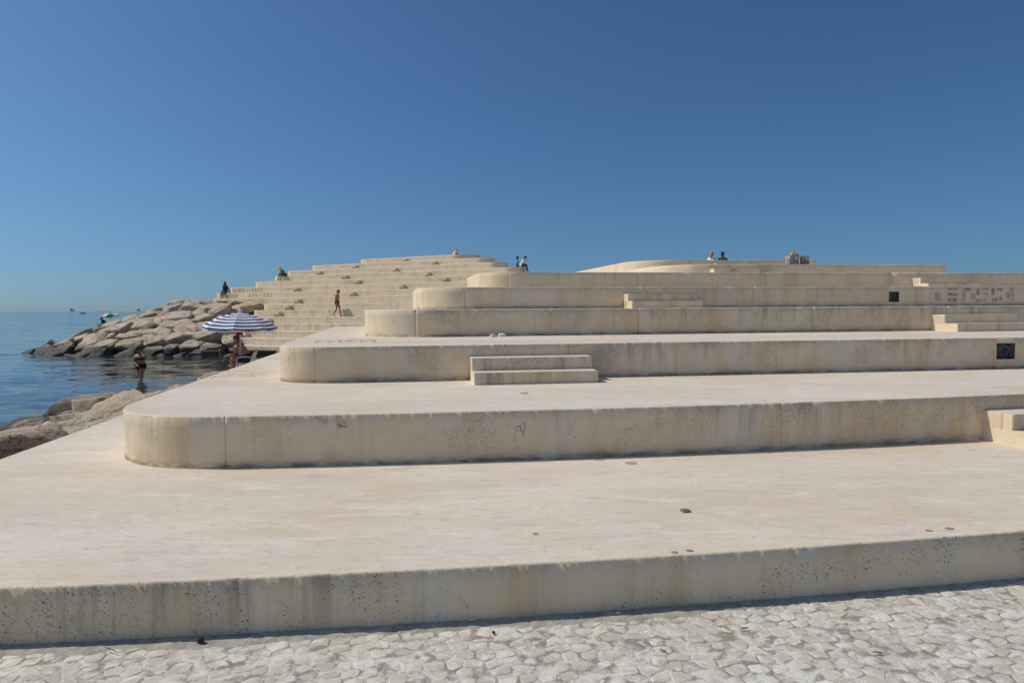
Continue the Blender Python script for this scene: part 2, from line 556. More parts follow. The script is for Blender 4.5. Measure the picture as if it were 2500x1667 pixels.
FRONT_PTS = {
    1: [(0, 1436), (800, 1400.8), (1650, 1354), (2500, 1295)],
    2: [(543, 1016.3), (1000, 1007.5), (1750, 988), (2500, 961)],
    3: [(771, 845.5), (1000, 844.5), (1725, 834.5), (2500, 822.5)],
}
front_fun = {}
for k_, pts in FRONT_PTS.items():
    w = [at_z(px, py, ZK(k_)) for px, py in pts]
    cf = np.polyfit([p.x for p in w], [p.y for p in w], 2 if k_ < 3 else 1)
    xm = max(p.x for p in w) + 0.3
    front_fun[k_] = (lambda cf, xm: (lambda x: float(np.polyval(cf, x)) if x < xm else
                     float(np.polyval(cf, xm) + (x - xm) * np.polyval(np.polyder(cf), xm))))(cf, xm)
for k_, (b, m) in {4: (11.62, 0.165), 5: (14.45, 0.15), 6: (17.2, 0.14)}.items():
    front_fun[k_] = (lambda b, m: (lambda x: b + m * x))(b, m)

# left flank of the near arm: x = x0 + s*(y - y0)
LEFT = {-1: (-4.2, 6.5, -.15), 0: (-4.4, 6.5, -.15), 1: (-4.75, 6.47, -.135), 2: (-3.74, 6.7, -.155), 3: (-3.02, 9.0, -.18),
        4: (-2.75, 13.2, -.17), 5: (-2.08, 15.2, -.17), 6: (-0.93, 18.2, -.17)}
RAD = {-1: 1.0, 0: 1.0, 1: 1.2, 2: 1.05, 3: 0.62, 4: 1.15, 5: 1.05, 6: 0.95}
BACKC = {-1: 19.5, 0: 19.5, 1: 19.8, 2: 19.2, 3: 18.5, 4: 18.2, 5: 18.4, 6: 20.6}

FAR_S = 0.55
FAR_A = {k: v for k, v in {-1: 35.0, 0: 36.0, 1: 36.9, 2: 37.8, 3: 38.7, 4: 39.6, 5: 40.5, 6: 41.5, 7: 42.7, 8: 43.8, 9: 44.8, 10: 45.8, 11: 46.9, 12: 48.3, 13: 50.0}.items()}
FAR_LEFT_PX = {-1: 479, 0: 510, 1: 537, 2: 560, 3: 590, 4: 616, 5: 641, 6: 518, 7: 526, 8: 560, 9: 622, 10: 669, 11: 702, 12: 762, 13: 880}
FAR_RIGHT_PX = {7: 1400, 8: 1360, 9: 1320, 10: 1284, 11: 1241, 12: 1207, 13: 1173}


def far_pt(k, px):
    """point of the far wing's edge line of level k in a photo column"""
    a, s = FAR_A[k], FAR_S
    d = ray(px, 757)
    t = a / (d.y + s * d.x)
    return Vector((d.x * t, d.y * t))


def line_x(k, y):
    x0, y0, s = LEFT[k]
    return x0 + s * (y - y0)


def fillet(pts, rad, step=R(4)):
    out = []
    n = len(pts)
    for i in range(n):
        p, r = Vector(pts[i][:2]), rad[i]
        if r <= 0:
            out.append(p)
            continue
        a = (Vector(pts[i - 1][:2]) - p).normalized()
        b = (Vector(pts[(i + 1) % n][:2]) - p).normalized()
        ang = a.angle(b)
        tl = r / math.tan(ang / 2)
        c = p + (a + b).normalized() * (r / math.sin(ang / 2))
        t0, t1 = p + a * tl, p + b * tl
        v0, v1 = t0 - c, t1 - c
        tot = v0.angle_signed(v1) * -1
        ns = max(3, int(abs(tot) / step))
        for j in range(ns + 1):
            th = tot * j / ns
            co, si = math.cos(th), math.sin(th)
            out.append(c + Vector((v0.x * co - v0.y * si, v0.x * si + v0.y * co)))
    return out


def near_outline(k):
    f = front_fun[max(k, 1)]
    y = f(-3)
    for _ in range(20):
        x = line_x(k, y)
        y = f(x) + (0.4 if k < 1 else 0)
    V = (x, y)
    add = 0.4 if k < 1 else 0
    pts, rad = [V], [RAD[k]]
    xs = V[0] + RAD[k] * 1.7
    while xs < 40:
        pts.append((xs, f(xs) + add)); rad.append(0)
        xs += 0.5 if xs < 15 else 4
    pts.append((40, f(40) + add)); rad.append(0)
    pts.append((40, 78)); rad.append(0)
    F = far_pt(k, FAR_LEFT_PX[k])
    pts.append((F.x, 78)); rad.append(0)
    pts.append((F.x, F.y)); rad.append(0.9)
    yc = BACKC[k]
    C = Vector((line_x(k, yc), yc))
    D = C + Vector((1.9, 1.1)) if k < 6 else C + Vector((1.2, 1.5))
    ex = D.x - 1.0
    pts.append((ex, FAR_A[k] - FAR_S * ex)); rad.append(0)
    pts.append((D.x, D.y)); rad.append(0)
    pts.append((C.x, C.y)); rad.append(0.5)
    return fillet(pts, rad)


def far_outline(k):
    F = far_pt(k, FAR_LEFT_PX[k])
    Rr = far_pt(k, FAR_RIGHT_PX[k] + 4)
    return fillet([(F.x, F.y), (Rr.x, Rr.y), (Rr.x - 1.6, 78), (F.x, 78)], [0.9, 1.5 if k == 13 else 0.9, 0, 0])


def right_outline(k):
    if k == 7:
        b, m, xl, yl, xr = 21.25, 0.11, 5.0, 21.8, 14.25
    else:
        b, m, xl, yl, xr = 25.75, 0.125, 4.85, 26.3, 11.9
    V = (xl - 0.15, b + m * xl)
    return fillet([V, (xr, b + m * xr), (xr + 1.5, 45), (V[0] - 0.175 * 22, V[1] + 22)], [1.6, 0.25, 0, 0])


def resample(pts, fine):
    """closed outline -> points with spacing fine(p)"""
    out = []
    n = len(pts)
    for i in range(n):
        a, b = pts[i], pts[(i + 1) % n]
        L = (b - a).length
        if L < 1e-5:
            continue
        st = fine((a + b) / 2)
        m = max(1, int(math.ceil(L / st)))
        for j in range(m):
            out.append(a.lerp(b, j / m))
    return out


def slab(name, outline, k, base, parent, near=1, joints=(), hole=None, label=None):
    """one tier: flat tread and vertical riser with a worn, chipped arris; local z = 0 at the tread"""
    zt = ZK(k)

    def fine(p):
        if near >= 2 and p.y < 22 and -6 < p.x < 9:
            return 0.018 if near == 3 else 0.05
        return 0.5 if p.y < 60 else 6
    pts = resample(outline, fine)
    # cut-ins: joint lines and the opening of a lamp box
    extra = []
    for jx in joints:
        fk = front_fun[k]
        i = min(range(len(pts)), key=lambda q: abs(pts[q].x - jx) + 10 * max(0.0, abs(pts[q].y - fk(jx)) - 0.3))
        extra.append(i)
    flag = {}
    new = []
    n = len(pts)
    for i, p in enumerate(pts):
        if i in extra:
            d = (pts[(i + 1) % n] - pts[i - 1]).normalized()
            for off, ins in ((-0.0032, 0), (-0.0018, 0.010), (0.0018, 0.010), (0.0032, 0)):
                flag[len(new)] = ins
                new.append(p + d * off)
        else:
            new.append(p)
    pts = new
    if hole:
        hx0, hx1 = hole['x0'], hole['x1']
        f = front_fun[k]
        pts = [p for p in pts if not (hx0 - 0.02 < p.x < hx1 + 0.02 and abs(p.y - f(p.x)) < 0.3)]
        i = min(range(len(pts)), key=lambda q: abs(pts[q].x - hx0) + abs(pts[q].y - f(hx0)))
        if pts[i].x < hx0:
            i += 1
        hp = [Vector((x, f(x))) for x in (hx0 - 0.015, hx0, hx1, hx1 + 0.015)]
        pts = pts[:i] + hp + pts[i:]
        h_i = i + 1
    n = len(pts)
    depth = zt - base
    rows_z = [0.0, -0.009]
    zz = [-0.10, -0.22, -0.34]
    if hole:
        zz = [hole['z1'], hole['z0']]
    rows_z += [z for z in zz if z > -depth] + [-depth]
    nr = len(rows_z)
    verts, top_idx = [], []
    for i, p in enumerate(pts):
        d = (pts[(i + 1) % n] - pts[i - 1])
        nrm = Vector((d.y, -d.x)).normalized()
        ins = flag.get(i, 0.0)
        q = Vector((p.x, p.y, zt))
        amp = 1.0 if near >= 2 else 0.5
        n1 = mnoise.noise(q * 9.0) * 0.45 + mnoise.noise(q * 33.0) * 0.8
        ch = max(0.0, mnoise.noise(q * 7.1 + Vector((5, 3, 1))) - 0.36) * 0.075 * (0.35 + abs(mnoise.noise(q * 40))) + max(0.0, mnoise.noise(q * 23.0) - 0.30) * 0.032
        wob = mnoise.noise(q * 0.7) * 0.006
        for r, z in enumerate(rows_z):
            if r == 0:
                inset = 0.008 + amp * (0.0055 * n1 + ch) + ins
                zz_ = 0.0
            elif r == 1:
                inset = amp * (0.0035 * n1 + ch * 0.55) + ins
                zz_ = z - amp * ch * 0.6 + amp * 0.002 * n1
            else:
                inset, zz_ = ins, z
            pp = p - nrm * (inset + (0 if r < 2 else -0) - wob)
            verts.append((pp.x, pp.y, zz_))
        top_idx.append(i * nr)
    faces, mats, sm = [], [], []
    for i in range(n):
        j = (i + 1) % n
        for r in range(nr - 1):
            if hole and i == h_i and rows_z[r] <= hole['z1'] + 1e-6 and rows_z[r + 1] >= hole['z0'] - 1e-6 and r >= 2:
                continue
            a, b = i * nr + r, j * nr + r
            faces.append((a, a + 1, b + 1, b))
            mats.append(1); sm.append(True)
    ring = [Vector(verts[t]) for t in top_idx]
    for t in tessellate_polygon([ring]):
        a, b, c = (top_idx[x] for x in t)
        va, vb, vc = Vector(verts[a]), Vector(verts[b]), Vector(verts[c])
        if (vb - va).cross(vc - va).z < 0:
            b, c = c, b
        faces.append((a, b, c)); mats.append(0); sm.append(False)
    me = bpy.data.meshes.new(name)
    me.from_pydata(verts, [], faces)
    me.materials.append(M['tread']); me.materials.append(M['riser'] if k <= 4 and near >= 2 else M['riser_clean'])
    me.polygons.foreach_set('material_index', mats)
    me.polygons.foreach_set('use_smooth', sm)
    me.update()
    o = link(name, me, parent)
    o.location = (0, 0, zt)
    if label:
        o['label'] = label
    if hole:
        f = front_fun[k]
        a, b = Vector((hx0, f(hx0))), Vector((hx1, f(hx1)))
        d = (b - a).normalized(); inn = Vector((-d.y, d.x)); dp = 0.13
        V = []
        for (p, q) in ((a, 0), (b, 0)):
            for z in (hole['z0'], hole['z1']):
                V.append((p.x, p.y, z)); V.append((p.x + inn.x * dp, p.y + inn.y * dp, z))
        F = [(0, 1, 3, 2), (4, 6, 7, 5), (0, 4, 5, 1), (2, 3, 7, 6), (1, 5, 7, 3)]
        bx = link('lamp_box', mesh('lamp_box', V, F), o, M['dark_box'])
        bx['label'] = 'empty dark lamp opening in the riser with loose cable'
        # bent cable inside
        c0 = (a + b) / 2 + inn * 0.06
        zc = (hole['z0'] + hole['z1']) / 2
        w, hh = (b - a).length / 2, (hole['z1'] - hole['z0']) / 2
        path = [Vector((c0.x + d.x * w * math.cos(t) * 0.7, c0.y + d.y * w * math.cos(t) * 0.7 - 0.02 * math.sin(t * 2), zc + hh * 0.65 * math.sin(t))) for t in np.linspace(-0.9, 2.4, 14)]
        link('cable', tube('cable', path, [0.009] * len(path), 6), o, M['cable'])
    return o


def tube(name, path, rads, seg=8, cap=True):
    verts, faces = [], []
    n = len(path)
    for i, p in enumerate(path):
        t = (path[min(i + 1, n - 1)] - path[max(i - 1, 0)]).normalized()
        u = t.cross(Vector((0, 0, 1)) if abs(t.z) < 0.9 else Vector((1, 0, 0))).normalized()
        w = t.cross(u)
        for j in range(seg):
            a = 2 * math.pi * j / seg
            verts.append(p + (u * math.cos(a) + w * math.sin(a)) * rads[i])
    for i in range(n - 1):
        for j in range(seg):
            faces.append((i * seg + j, i * seg + (j + 1) % seg, (i + 1) * seg + (j + 1) % seg, (i + 1) * seg + j))
    if cap:
        faces.append(tuple(range(seg - 1, -1, -1)))
        faces.append(tuple(range((n - 1) * seg, n * seg)))
    return mesh(name, verts, faces, True)


terrace = empty('stepped_concrete_terrace', (0, 0, 0))
tag(terrace, 'pale cream concrete stepped terrace with rounded corners descending to the sea', 'terrace')

near_joint = {1: [], 2: [-2.48, 2.55, 6.3], 3: [-2.44, 0.75, 3.6, 6.9], 4: [-1.55, 2.2, 5.4, 8.1], 5: [-0.95, 2.9, 5.3, 9.2], 6: [-0.05, 3.2, 6.6, 10.2]}
holes = {3: None, 5: None}
for k_, (pa, pb, y0, y1) in {3: (2433, 2478, 838, 877), 5: (2170, 2195, 712, 737)}.items():
    f = front_fun[k_]
    x = 5.0
    for px in (pa, pb):
        d = ray(px, (y0 + y1) / 2)
        lo, hi = 0.5, 40.0
        for _ in range(50):
            mid = (lo + hi) / 2
            if d.y * mid < f(d.x * mid): lo = mid
            else: hi = mid
        if px == pa: xa, ya = d.x * lo, d.y * lo
        else: xb, yb = d.x * lo, d.y * lo
    zt = ZK(k_)
    z1 = at_y(pa, y0, ya).z - zt
    z0 = at_y(pa, y1, ya).z - zt
    holes[k_] = dict(x0=xa, x1=xb, z0=z0, z1=z1)

tiers = {}
tier_word = {1: 'lowest tier, beside the cobbles', 2: 'second tier with a rounded left corner', 3: 'third tier with the short stair in front'}
for k_ in range(-1, 7):
    base = ZK(k_ - 1) - 0.03
    if k_ == 1: base = -1.6
    if k_ == 6: base = 0.2
    if k_ == 5: base = 0.5
    if k_ == -1: base = -2.0
    tiers[k_] = slab('tier', near_outline(k_), k_, base, terrace, 3 if 1 <= k_ <= 3 else (2 if k_ > 3 else 1),
                     near_joint.get(k_, ()), holes.get(k_), tier_word.get(k_))
for k_ in range(7, 14):
    tiers[k_] = slab('tier', far_outline(k_), k_, ZK(k_ - 1) - 0.03 if k_ != 7 else 1.0, terrace, 1)
for k_ in (7, 8):
    slab('tier', right_outline(k_), k_, ZK(k_ - 1) - 0.03, terrace, 1)


def box_mesh(name, lx, ly, lz, bev=0.008, jit=0.0):
    bm = bmesh.new()
    bmesh.ops.create_cube(bm, size=1)
    for v in bm.verts:
        v.co = Vector((v.co.x * lx, v.co.y * ly, v.co.z * lz))
    bmesh.ops.bevel(bm, geom=bm.edges[:], offset=bev, segments=2, affect='EDGES')
    return from_bm(name, bm)


def step_block(p, along, outward, length, depth, height, zbase, me_cache={}):
    """a solid precast step set against a riser: p = left end on the wall, on the tread"""
    key = (round(length, 3), round(depth, 3), round(height, 3))
    if key not in me_cache:
        me = box_mesh('step', length, depth, height + 0.02, 0.006)
        me.materials.append(M['tread']); me.materials.append(M['riser'])
        for pl in me.polygons:
            pl.material_index = 0 if pl.normal.z > 0.7 else 1
        me_cache[key] = me
    o = link('step', me_cache[key], terrace)
    c = p + along * (length / 2) + outward * (depth / 2 - 0.01)
    o.location = (c.x, c.y, zbase + height / 2 - 0.01)
    o.rotation_euler = (0, 0, math.atan2(along.y, along.x))
    return o


def near_stair(k, px, py, length):
    """stair on tier k against the riser of tier k+1, left end seen at photo column px"""
    f = front_fun[k + 1] if k + 1 in front_fun else {7: lambda x: 21.25 + .11 * x, 8: lambda x: 25.75 + .125 * x}[k + 1]
    d = ray(px, py)
    lo, hi = 0.5, 60.0
    for _ in range(50):
        mid = (lo + hi) / 2
        if d.y * mid < f(d.x * mid): lo = mid
        else: hi = mid
    p = Vector((d.x * lo, d.y * lo))
    q = Vector((p.x + length, f(p.x + length)))
    al = (q - p).normalized()
    ou = Vector((al.y, -al.x))
    step_block(p + al * 0.002, al, ou, length - 0.004, 0.33, 0.30, ZK(k))
    step_block(p, al, ou, length, 0.63, 0.145, ZK(k))


near_stair(2, 1147.6, 930, 1.52)
near_stair(1, 2399, 1080, 1.52)
near_stair(3, 2273, 806, 1.52)
near_stair(4, 1521, 755, 1.52)
near_stair(5, 2226, 700, 1.52)
near_stair(6, 1733, 668, 1.52)
near_stair(7, 1739, 650, 1.52)

far_along = Vector((1, -FAR_S)).normalized()
far_out = Vector((-FAR_S, -1)).normalized()
FAR_STAIRS = [(879, 655.5), (791.5, 670.5), (855.5, 681.5), (886, 693.5), (736.7, 711.5), (874, 723.5), (740, 741), (716.7, 755.7), (691.8, 772.5),
              (666.8, 789.3), (611.5, 823), (1001, 639.3), (1073, 648.3), (977, 664.4), (1056.6, 675.6), (1099.6, 689), (995.4, 706.6)]
for px, py in FAR_STAIRS:
    best = None
    for k_ in range(0, 14):
        p = far_pt(k_, px)
        zz = at_y(px, py, p.y).z
        e = abs(zz - ZK(k_ - 1))
        if best is None or e < best[0]:
            best = (e, k_, p)
    _, k_, p = best
    L = 1.5
    step_block(p - far_along * (L + 0.1), far_along, far_out, L - 0.004, 0.36, 0.30, ZK(k_ - 1))
    step_block(p - far_along * (L + 0.102), far_along, far_out, L, 0.72, 0.145, ZK(k_ - 1))

# landing slabs at the water in the cove
def landing(px, py, z, lx, ly):
    p = at_z(px, py, z)
    me = box_mesh('landing_slab', lx, ly, 0.5, 0.02)
    me.materials.append(M['rock'])
    o = link('landing_slab', me, terrace)
    o.location = (p.x + lx / 2, p.y + ly / 2, z - 0.25)
    o.rotation_euler = (0, 0, 0)


landing(490, 857, -0.84, 4.5, 1.2)
landing(456, 863, -0.99, 6.0, 1.6)

# ------------------------------------------------------------------ sea
SEA = -1.15
wm = mesh('sea', [(-9000, -9000, 0), (9000, -9000, 0), (9000, 9000, 0), (-9000, 9000, 0)], [(0, 1, 2, 3)])
sea = link('sea', wm, None, M['water'])
sea.location = (0, 0, SEA)
tag(sea, 'calm blue green sea with small ripples', None, None, 'structure')
if 'category' in sea: del sea['category']

# ------------------------------------------------------------------ cobbled pavement
f1 = front_fun[1]
pv, pf = [], []
xs = list(np.linspace(-4.3, 8, 40)) + [12, 20, 40]
for i, x in enumerate(xs):
    pv += [(x, -60, 0), (x, f1(x) + 0.25, 0), (x, -60, -2.0)]
for i in range(len(xs) - 1):
    pf.append((i * 3, (i + 1) * 3, (i + 1) * 3 + 1, i * 3 + 1))
n0 = len(pv)
pv += [(-4.3, f1(-4.3) + 0.25, -2.0)]
pf.append((0, 1, n0, 2))
pave = link('cobbled_pavement', mesh('cobbled_pavement', pv, pf), None, M['ground'])
tag(pave, 'pale cobbled pavement with lime smeared joints', None, None, 'structure')

rng = random.Random(11)
ang = math.atan2(1, 7.4)
ca, sa = math.cos(ang), math.sin(ang)
cells = []
SX, SY = 0.094, 0.081
for j in range(-2, 34):
    for i in range(-52, 66):
        u = (i + rng.uniform(-0.2, 0.2) + 0.27 * j + (0.5 if rng.random() < .12 else 0)) * SX
        w = (j + rng.uniform(-0.2, 0.2)) * SY
        x = u * ca - (-w) * sa
        y = u * sa + (-w) * ca
        cells.append((x, y + f1(0) - 0.03))
cells = [(x, y) for x, y in cells if -4.2 < x < 5.6 and y < f1(x) - 0.02 and y > 1.9]
grid = {}
for i, (x, y) in enumerate(cells):
    grid.setdefault((int(x // 0.12), int(y // 0.12)), []).append(i)


def clip(poly, nx, ny, c):
    out = []
    for a in range(len(poly)):
        p, q = poly[a - 1], poly[a]
        dp, dq = p[0] * nx + p[1] * ny - c, q[0] * nx + q[1] * ny - c
        if (dp <= 0) != (dq <= 0):
            t = dp / (dp - dq)
            out.append((p[0] + (q[0] - p[0]) * t, p[1] + (q[1] - p[1]) * t))
        if dq <= 0:
            out.append(q)
    return out


Minv = CAM_M.inverted()


def to_px(p):
    q = Minv @ Vector(p)
    return (1250 + F_PX * q.x / -q.z, 833.5 - F_PX * q.y / -q.z)


stones = []
for i, (x, y) in enumerate(cells):
    poly = [(-.1, -.1), (.1, -.1), (.1, .1), (-.1, .1)]
    gx, gy = int(x // 0.12), int(y // 0.12)
    gap = rng.uniform(0.0025, 0.0085)
    for a in range(gx - 2, gx + 3):
        for b in range(gy - 2, gy + 3):
            for j in grid.get((a, b), ()):
                if j == i: continue
                dx, dy = cells[j][0] - x, cells[j][1] - y
                L = math.hypot(dx, dy)
                if L > 0.3: continue
                poly = clip(poly, dx / L, dy / L, L / 2 - gap)
                if not poly: break
    if len(poly) < 3: continue
    # cut the corners unevenly
    q = []
    m = len(poly)
    for a in range(m):
        p0, p1 = poly[a], poly[(a + 1) % m]
        t = rng.uniform(0.05, 0.22)
        q.append((p0[0] + (p1[0] - p0[0]) * t, p0[1] + (p1[1] - p0[1]) * t))
        t = rng.uniform(0.78, 0.95)
        q.append((p0[0] + (p1[0] - p0[0]) * t, p0[1] + (p1[1] - p0[1]) * t))
    h = rng.uniform(-0.0012, 0.0034)
    tx, ty = rng.uniform(-0.025, 0.025), rng.uniform(-0.025, 0.025)
    m = len(q)
    V = [(a, b, -0.02) for a, b in q] + [(a * 0.985, b * 0.985, h - 0.0022 + a * tx + b * ty) for a, b in q] + \
        [(a * 0.88 + rng.uniform(-.002, .002), b * 0.88 + rng.uniform(-.002, .002), h + a * tx + b * ty + rng.uniform(-.0008, .0008)) for a, b in q]
    Fc = []
    for r in range(2):
        for a in range(m):
            b = (a + 1) % m
            Fc.append((r * m + a, r * m + b, (r + 1) * m + b, (r + 1) * m + a))
    V.append((0, 0, h + 0.0012))
    for a in range(m):
        Fc.append((2 * m + a, 2 * m + (a + 1) % m, 3 * m))
    px, py = to_px((x, y, 0))
    vis = -30 < px < 2530 and py < 1690 and y < f1(x) - 0.06
    size = (1 if vis else 0) * 10 + 1.0 / math.hypot(x, y)
    stones.append((size, x, y, V, Fc))
stones.sort(key=lambda t: -t[0])
for s_, x, y, V, Fc in stones[:298]:
    o = link('paving_stone', mesh('paving_stone', V, Fc), pave, M['cobble'])
    o.location = (x, y, 0)
AV, AF = [], []
for s_, x, y, V, Fc in stones[298:]:
    b = len(AV)
    AV += [(v[0] + x, v[1] + y, v[2]) for v in V]
    AF += [tuple(c + b for c in f) for f in Fc]
o = link('paving_stones', mesh('paving_stones', AV, AF), pave, M['cobble'])
o['kind'] = 'stuff'

# cement and dirt washed against the foot of the lowest tier
dv, df = [], []
xs = np.arange(-4.2, 9.0, 0.02)
NJ = 15
for i, x in enumerate(xs):
    q = Vector((x, 0, 0))
    wdt = 0.06 + 0.09 * (0.5 + 0.5 * mnoise.noise(q * 0.9)) + 0.05 * mnoise.noise(q * 4.0) + 0.025 * mnoise.noise(q * 17)
    wdt *= 1.15 if x < 0.8 else max(0.5, 1.15 - (x - 0.8) * 0.3)
    for j in range(NJ):
        t = j / (NJ - 1)
        y = f1(x) + 0.02 - t * (wdt + 0.02)
        p = Vector((x, y, 0))
        hgt = (1 - t) ** 0.8 * 0.009 + 0.005 * (1 - t ** 3) + 0.008 * mnoise.noise(p * 14) * (1 - t) + 0.004 * mnoise.noise(p * 45) * (1 - t * t)
        dv.append((x, y, hgt - 0.008 * t ** 3 + 0.001))
for i in range(len(xs) - 1):
    for j in range(NJ - 1):
        a = i * NJ + j
        df.append((a, a + 1, a + NJ + 1, a + NJ))
dirt = link('dirt_strip', mesh('dirt_strip', dv, df, True), None, M['dirt'])
tag(dirt, 'grey cement and dirt along the foot of the lowest tier', None, None, 'structure')

# ------------------------------------------------------------------ boulders
_ico = {}


def ico(sub):
    if sub not in _ico:
        bm = bmesh.new()
        bmesh.ops.create_icosphere(bm, subdivisions=sub, radius=1)
        bm.verts.ensure_lookup_table()
        V = np.array([v.co[:] for v in bm.verts])
        Fc = [tuple(v.index for v in f.verts) for f in bm.faces]
        bm.free()
        _ico[sub] = (V, Fc)
    return _ico[sub]


def rock_mesh(seed, sx, sy, sz, sub=4, rough=1.0, planes=8):
    rg = np.random.RandomState(seed)
    V, Fc = ico(sub)
    d = V / np.linalg.norm(V, axis=1)[:, None]
    N = rg.normal(size=(planes, 3)) * np.array([1, 1, 0.7])
    N /= np.linalg.norm(N, axis=1)[:, None]
    H = rg.uniform(0.74, 1.1, planes)
    box = np.array([[1, .1, .05], [-1, .1, -.1], [.1, 1, 0], [-.15, -1, .1], [.06, .04, 1], [-.05, .05, -1]]) + rg.normal(size=(6, 3)) * 0.12
    box /= np.linalg.norm(box, axis=1)[:, None]
    N = np.vstack([N, box]); H = np.concatenate([H, rg.uniform(0.72, 0.92, 6)])
    dots = d @ N.T
    r = np.where(dots > 0.08, H[None] / np.maximum(dots, 0.08), 9.0)
    p = 110.0
    rr = (np.sum(r ** -p, axis=1)) ** (-1 / p)
    P = d * rr[:, None]
    out = np.empty_like(P)
    off = Vector(rg.uniform(-50, 50, 3))
    for i in range(len(P)):
        v = Vector(P[i])
        q = Vector((v.x * sx, v.y * sy, v.z * sz))
        e = 0.028 * mnoise.noise(q * 1.6 + off) + 0.024 * mnoise.noise(q * 4.1 + off) + 0.022 * mnoise.noise(q * 9 + off) + 0.013 * mnoise.noise(q * 19 + off)
        st_ = q.z * 6.0 + q.x * 1.3 + 2.2 * mnoise.noise(q * 1.3 + off)
        e += 0.022 * (min(1.0, (st_ % 1.0) * 3.0) - 0.5)
        e -= 0.05 * max(0, 0.12 - abs(mnoise.noise(q * 1.1 + off * 2))) * 4
        out[i] = np.array(q) * (1 + rough * e)
    me = bpy.data.meshes.new('boulder')
    me.from_pydata(out.tolist(), [], Fc)
    me.polygons.foreach_set('use_smooth', [True] * len(me.polygons))
    me.materials.append(M['rock'])
    me.update()
    return me


def tilt(rx, ry, rz):
    return (Matrix.Rotation(rx, 3, 'X') @ Matrix.Rotation(ry, 3, 'Y') @ Matrix.Rotation(rz, 3, 'Z')).to_euler()


def boulder(seed, loc, size, rot, sub, label, group):
    o = link('boulder', rock_mesh(seed, *size, sub=sub))
    o.location = loc
    o.rotation_euler = rot
    return tag(o, label, 'boulder', group)


rg = random.Random(3)
# near shore strip between the lowest tier and the water
G1 = 'boulders along the near shore'
L1 = 'pale limestone boulder on the near shore beside the lowest tier'
ORD = ['first', 'second', 'third', 'fourth', 'fifth', 'sixth', 'seventh', 'eighth', 'ninth', 'tenth', 'eleventh', 'twelfth', 'thirteenth', 'fourteenth', 'fifteenth', 'sixteenth', 'seventeenth', 'eighteenth', 'nineteenth', 'twentieth']
seed = 100
y = 5.2
row = 0
while y < 24.5:
    edge = line_x(1, y)
    width = 4.9 if y < 18 else 4.9 - (y - 18) * 0.2
    off = 0.55 + (0.6 if row % 2 else 0)
    nb = 0
    while off < width + 0.6:
        x = edge - off + rg.uniform(-.25, .25)
        yy = y + rg.uniform(-.35, .35)
        t = off / width
        zt = 0.04 - 0.86 * t ** 1.2 + rg.uniform(-.2, .12) + (-0.22 if yy > 18.3 else -0.04 if yy > 15 else -0.10 if yy > 11 else 0.05)
        s = rg.uniform(0.85, 1.4)
        sz = rg.uniform(0.5, 0.75)
        boulder(seed, (x, yy, zt - sz * 0.72), (s, s * rg.uniform(.75, 1.1), sz),
                tilt(rg.uniform(-.2, .25), rg.uniform(-.32, .05), rg.uniform(0, 6.28)), 5 if yy < 16 else 4,
                'near-shore boulder, %s from the camera along the shore, %s out from the lowest tier' % (ORD[row], ORD[nb]), G1)
        seed += 1
        nb += 1
        off += rg.uniform(1.35, 1.8)
    y += 1.42
    row += 1

# riprap slope at the seaward end of the far wing
G2 = 'boulders of the riprap slope'
L2 = 'tan limestone boulder in the riprap slope left of the far steps'


def mound(x, y):
    z1 = SEA - 0.78 + 0.445 * (x + 34.9)
    z2 = SEA - 0.1 + 0.385 * (y - 43.0 - max(0, (-26 - x)) * 0.55)
    # smooth minimum
    h = max(0.0, 1 - abs(z1 - z2) / 0.8)
    return min(min(z1, z2) - h * h * 0.2, 2.05)


def in_stairs(x, y):
    for k_ in range(-1, 7):
        F = far_pt(k_, FAR_LEFT_PX[k_])
        if x > F.x - 0.25 and y > FAR_A[k_] - FAR_S * x - 0.2 and mound(x, y) < ZK(k_) + 0.25 and k_ < 6:
            return True
    return False


cvx, cfx = [], []
gx = np.arange(-37, -16.5, 0.7)
gy = np.arange(40, 61, 0.7)
for x in gx:
    for y in gy:
        cvx.append((x, y, min(mound(x, y) - 0.42, 2.0) if not in_stairs(x, y) else -1.4))
for i in range(len(gx) - 1):
    for j in range(len(gy) - 1):
        a = i * len(gy) + j
        cfx.append((a, a + len(gy), a + len(gy) + 1, a + 1))
tag(link('riprap_core', mesh('riprap_core', cvx, cfx, True), None, M['rock']), 'small dark rubble between the boulders of the riprap', None, None, 'structure')

y = 42.2
row = 0
rr_ = 0
while y < 58:
    nb = 0
    x = -35.5 + (0.75 if row % 2 else 0)
    while x < -17.2:
        xx, yy = x + rg.uniform(-.35, .35), y + rg.uniform(-.3, .3)
        z = mound(xx, yy)
        if z > SEA - 0.45 and not in_stairs(xx + 0.5, yy):
            low = z < SEA + 0.5
            s = rg.uniform(0.74, 1.16) * (0.8 if low else 1.0)
            sz = rg.uniform(0.30, 0.46)
            gx_ = (mound(xx + .5, yy) - mound(xx - .5, yy))
            gy_ = (mound(xx, yy + .5) - mound(xx, yy - .5))
            boulder(seed, (xx, yy, z - sz * 0.45 + rg.uniform(-.2, .2)), (s, s * rg.uniform(.7, 1.05), sz),
                    tilt(math.atan(gy_) + rg.uniform(-.13, .13), -math.atan(gx_) + rg.uniform(-.13, .13), rg.uniform(0, 6.28)),
                    4, 'tan boulder, %s from the left in the %s row of the riprap from the waterline' % (ORD[nb], ORD[rr_]), G2)
            seed += 1
            nb += 1
        x += rg.uniform(1.15, 1.65)
    y += 1.12
    row += 1
    rr_ += 1 if nb else 0

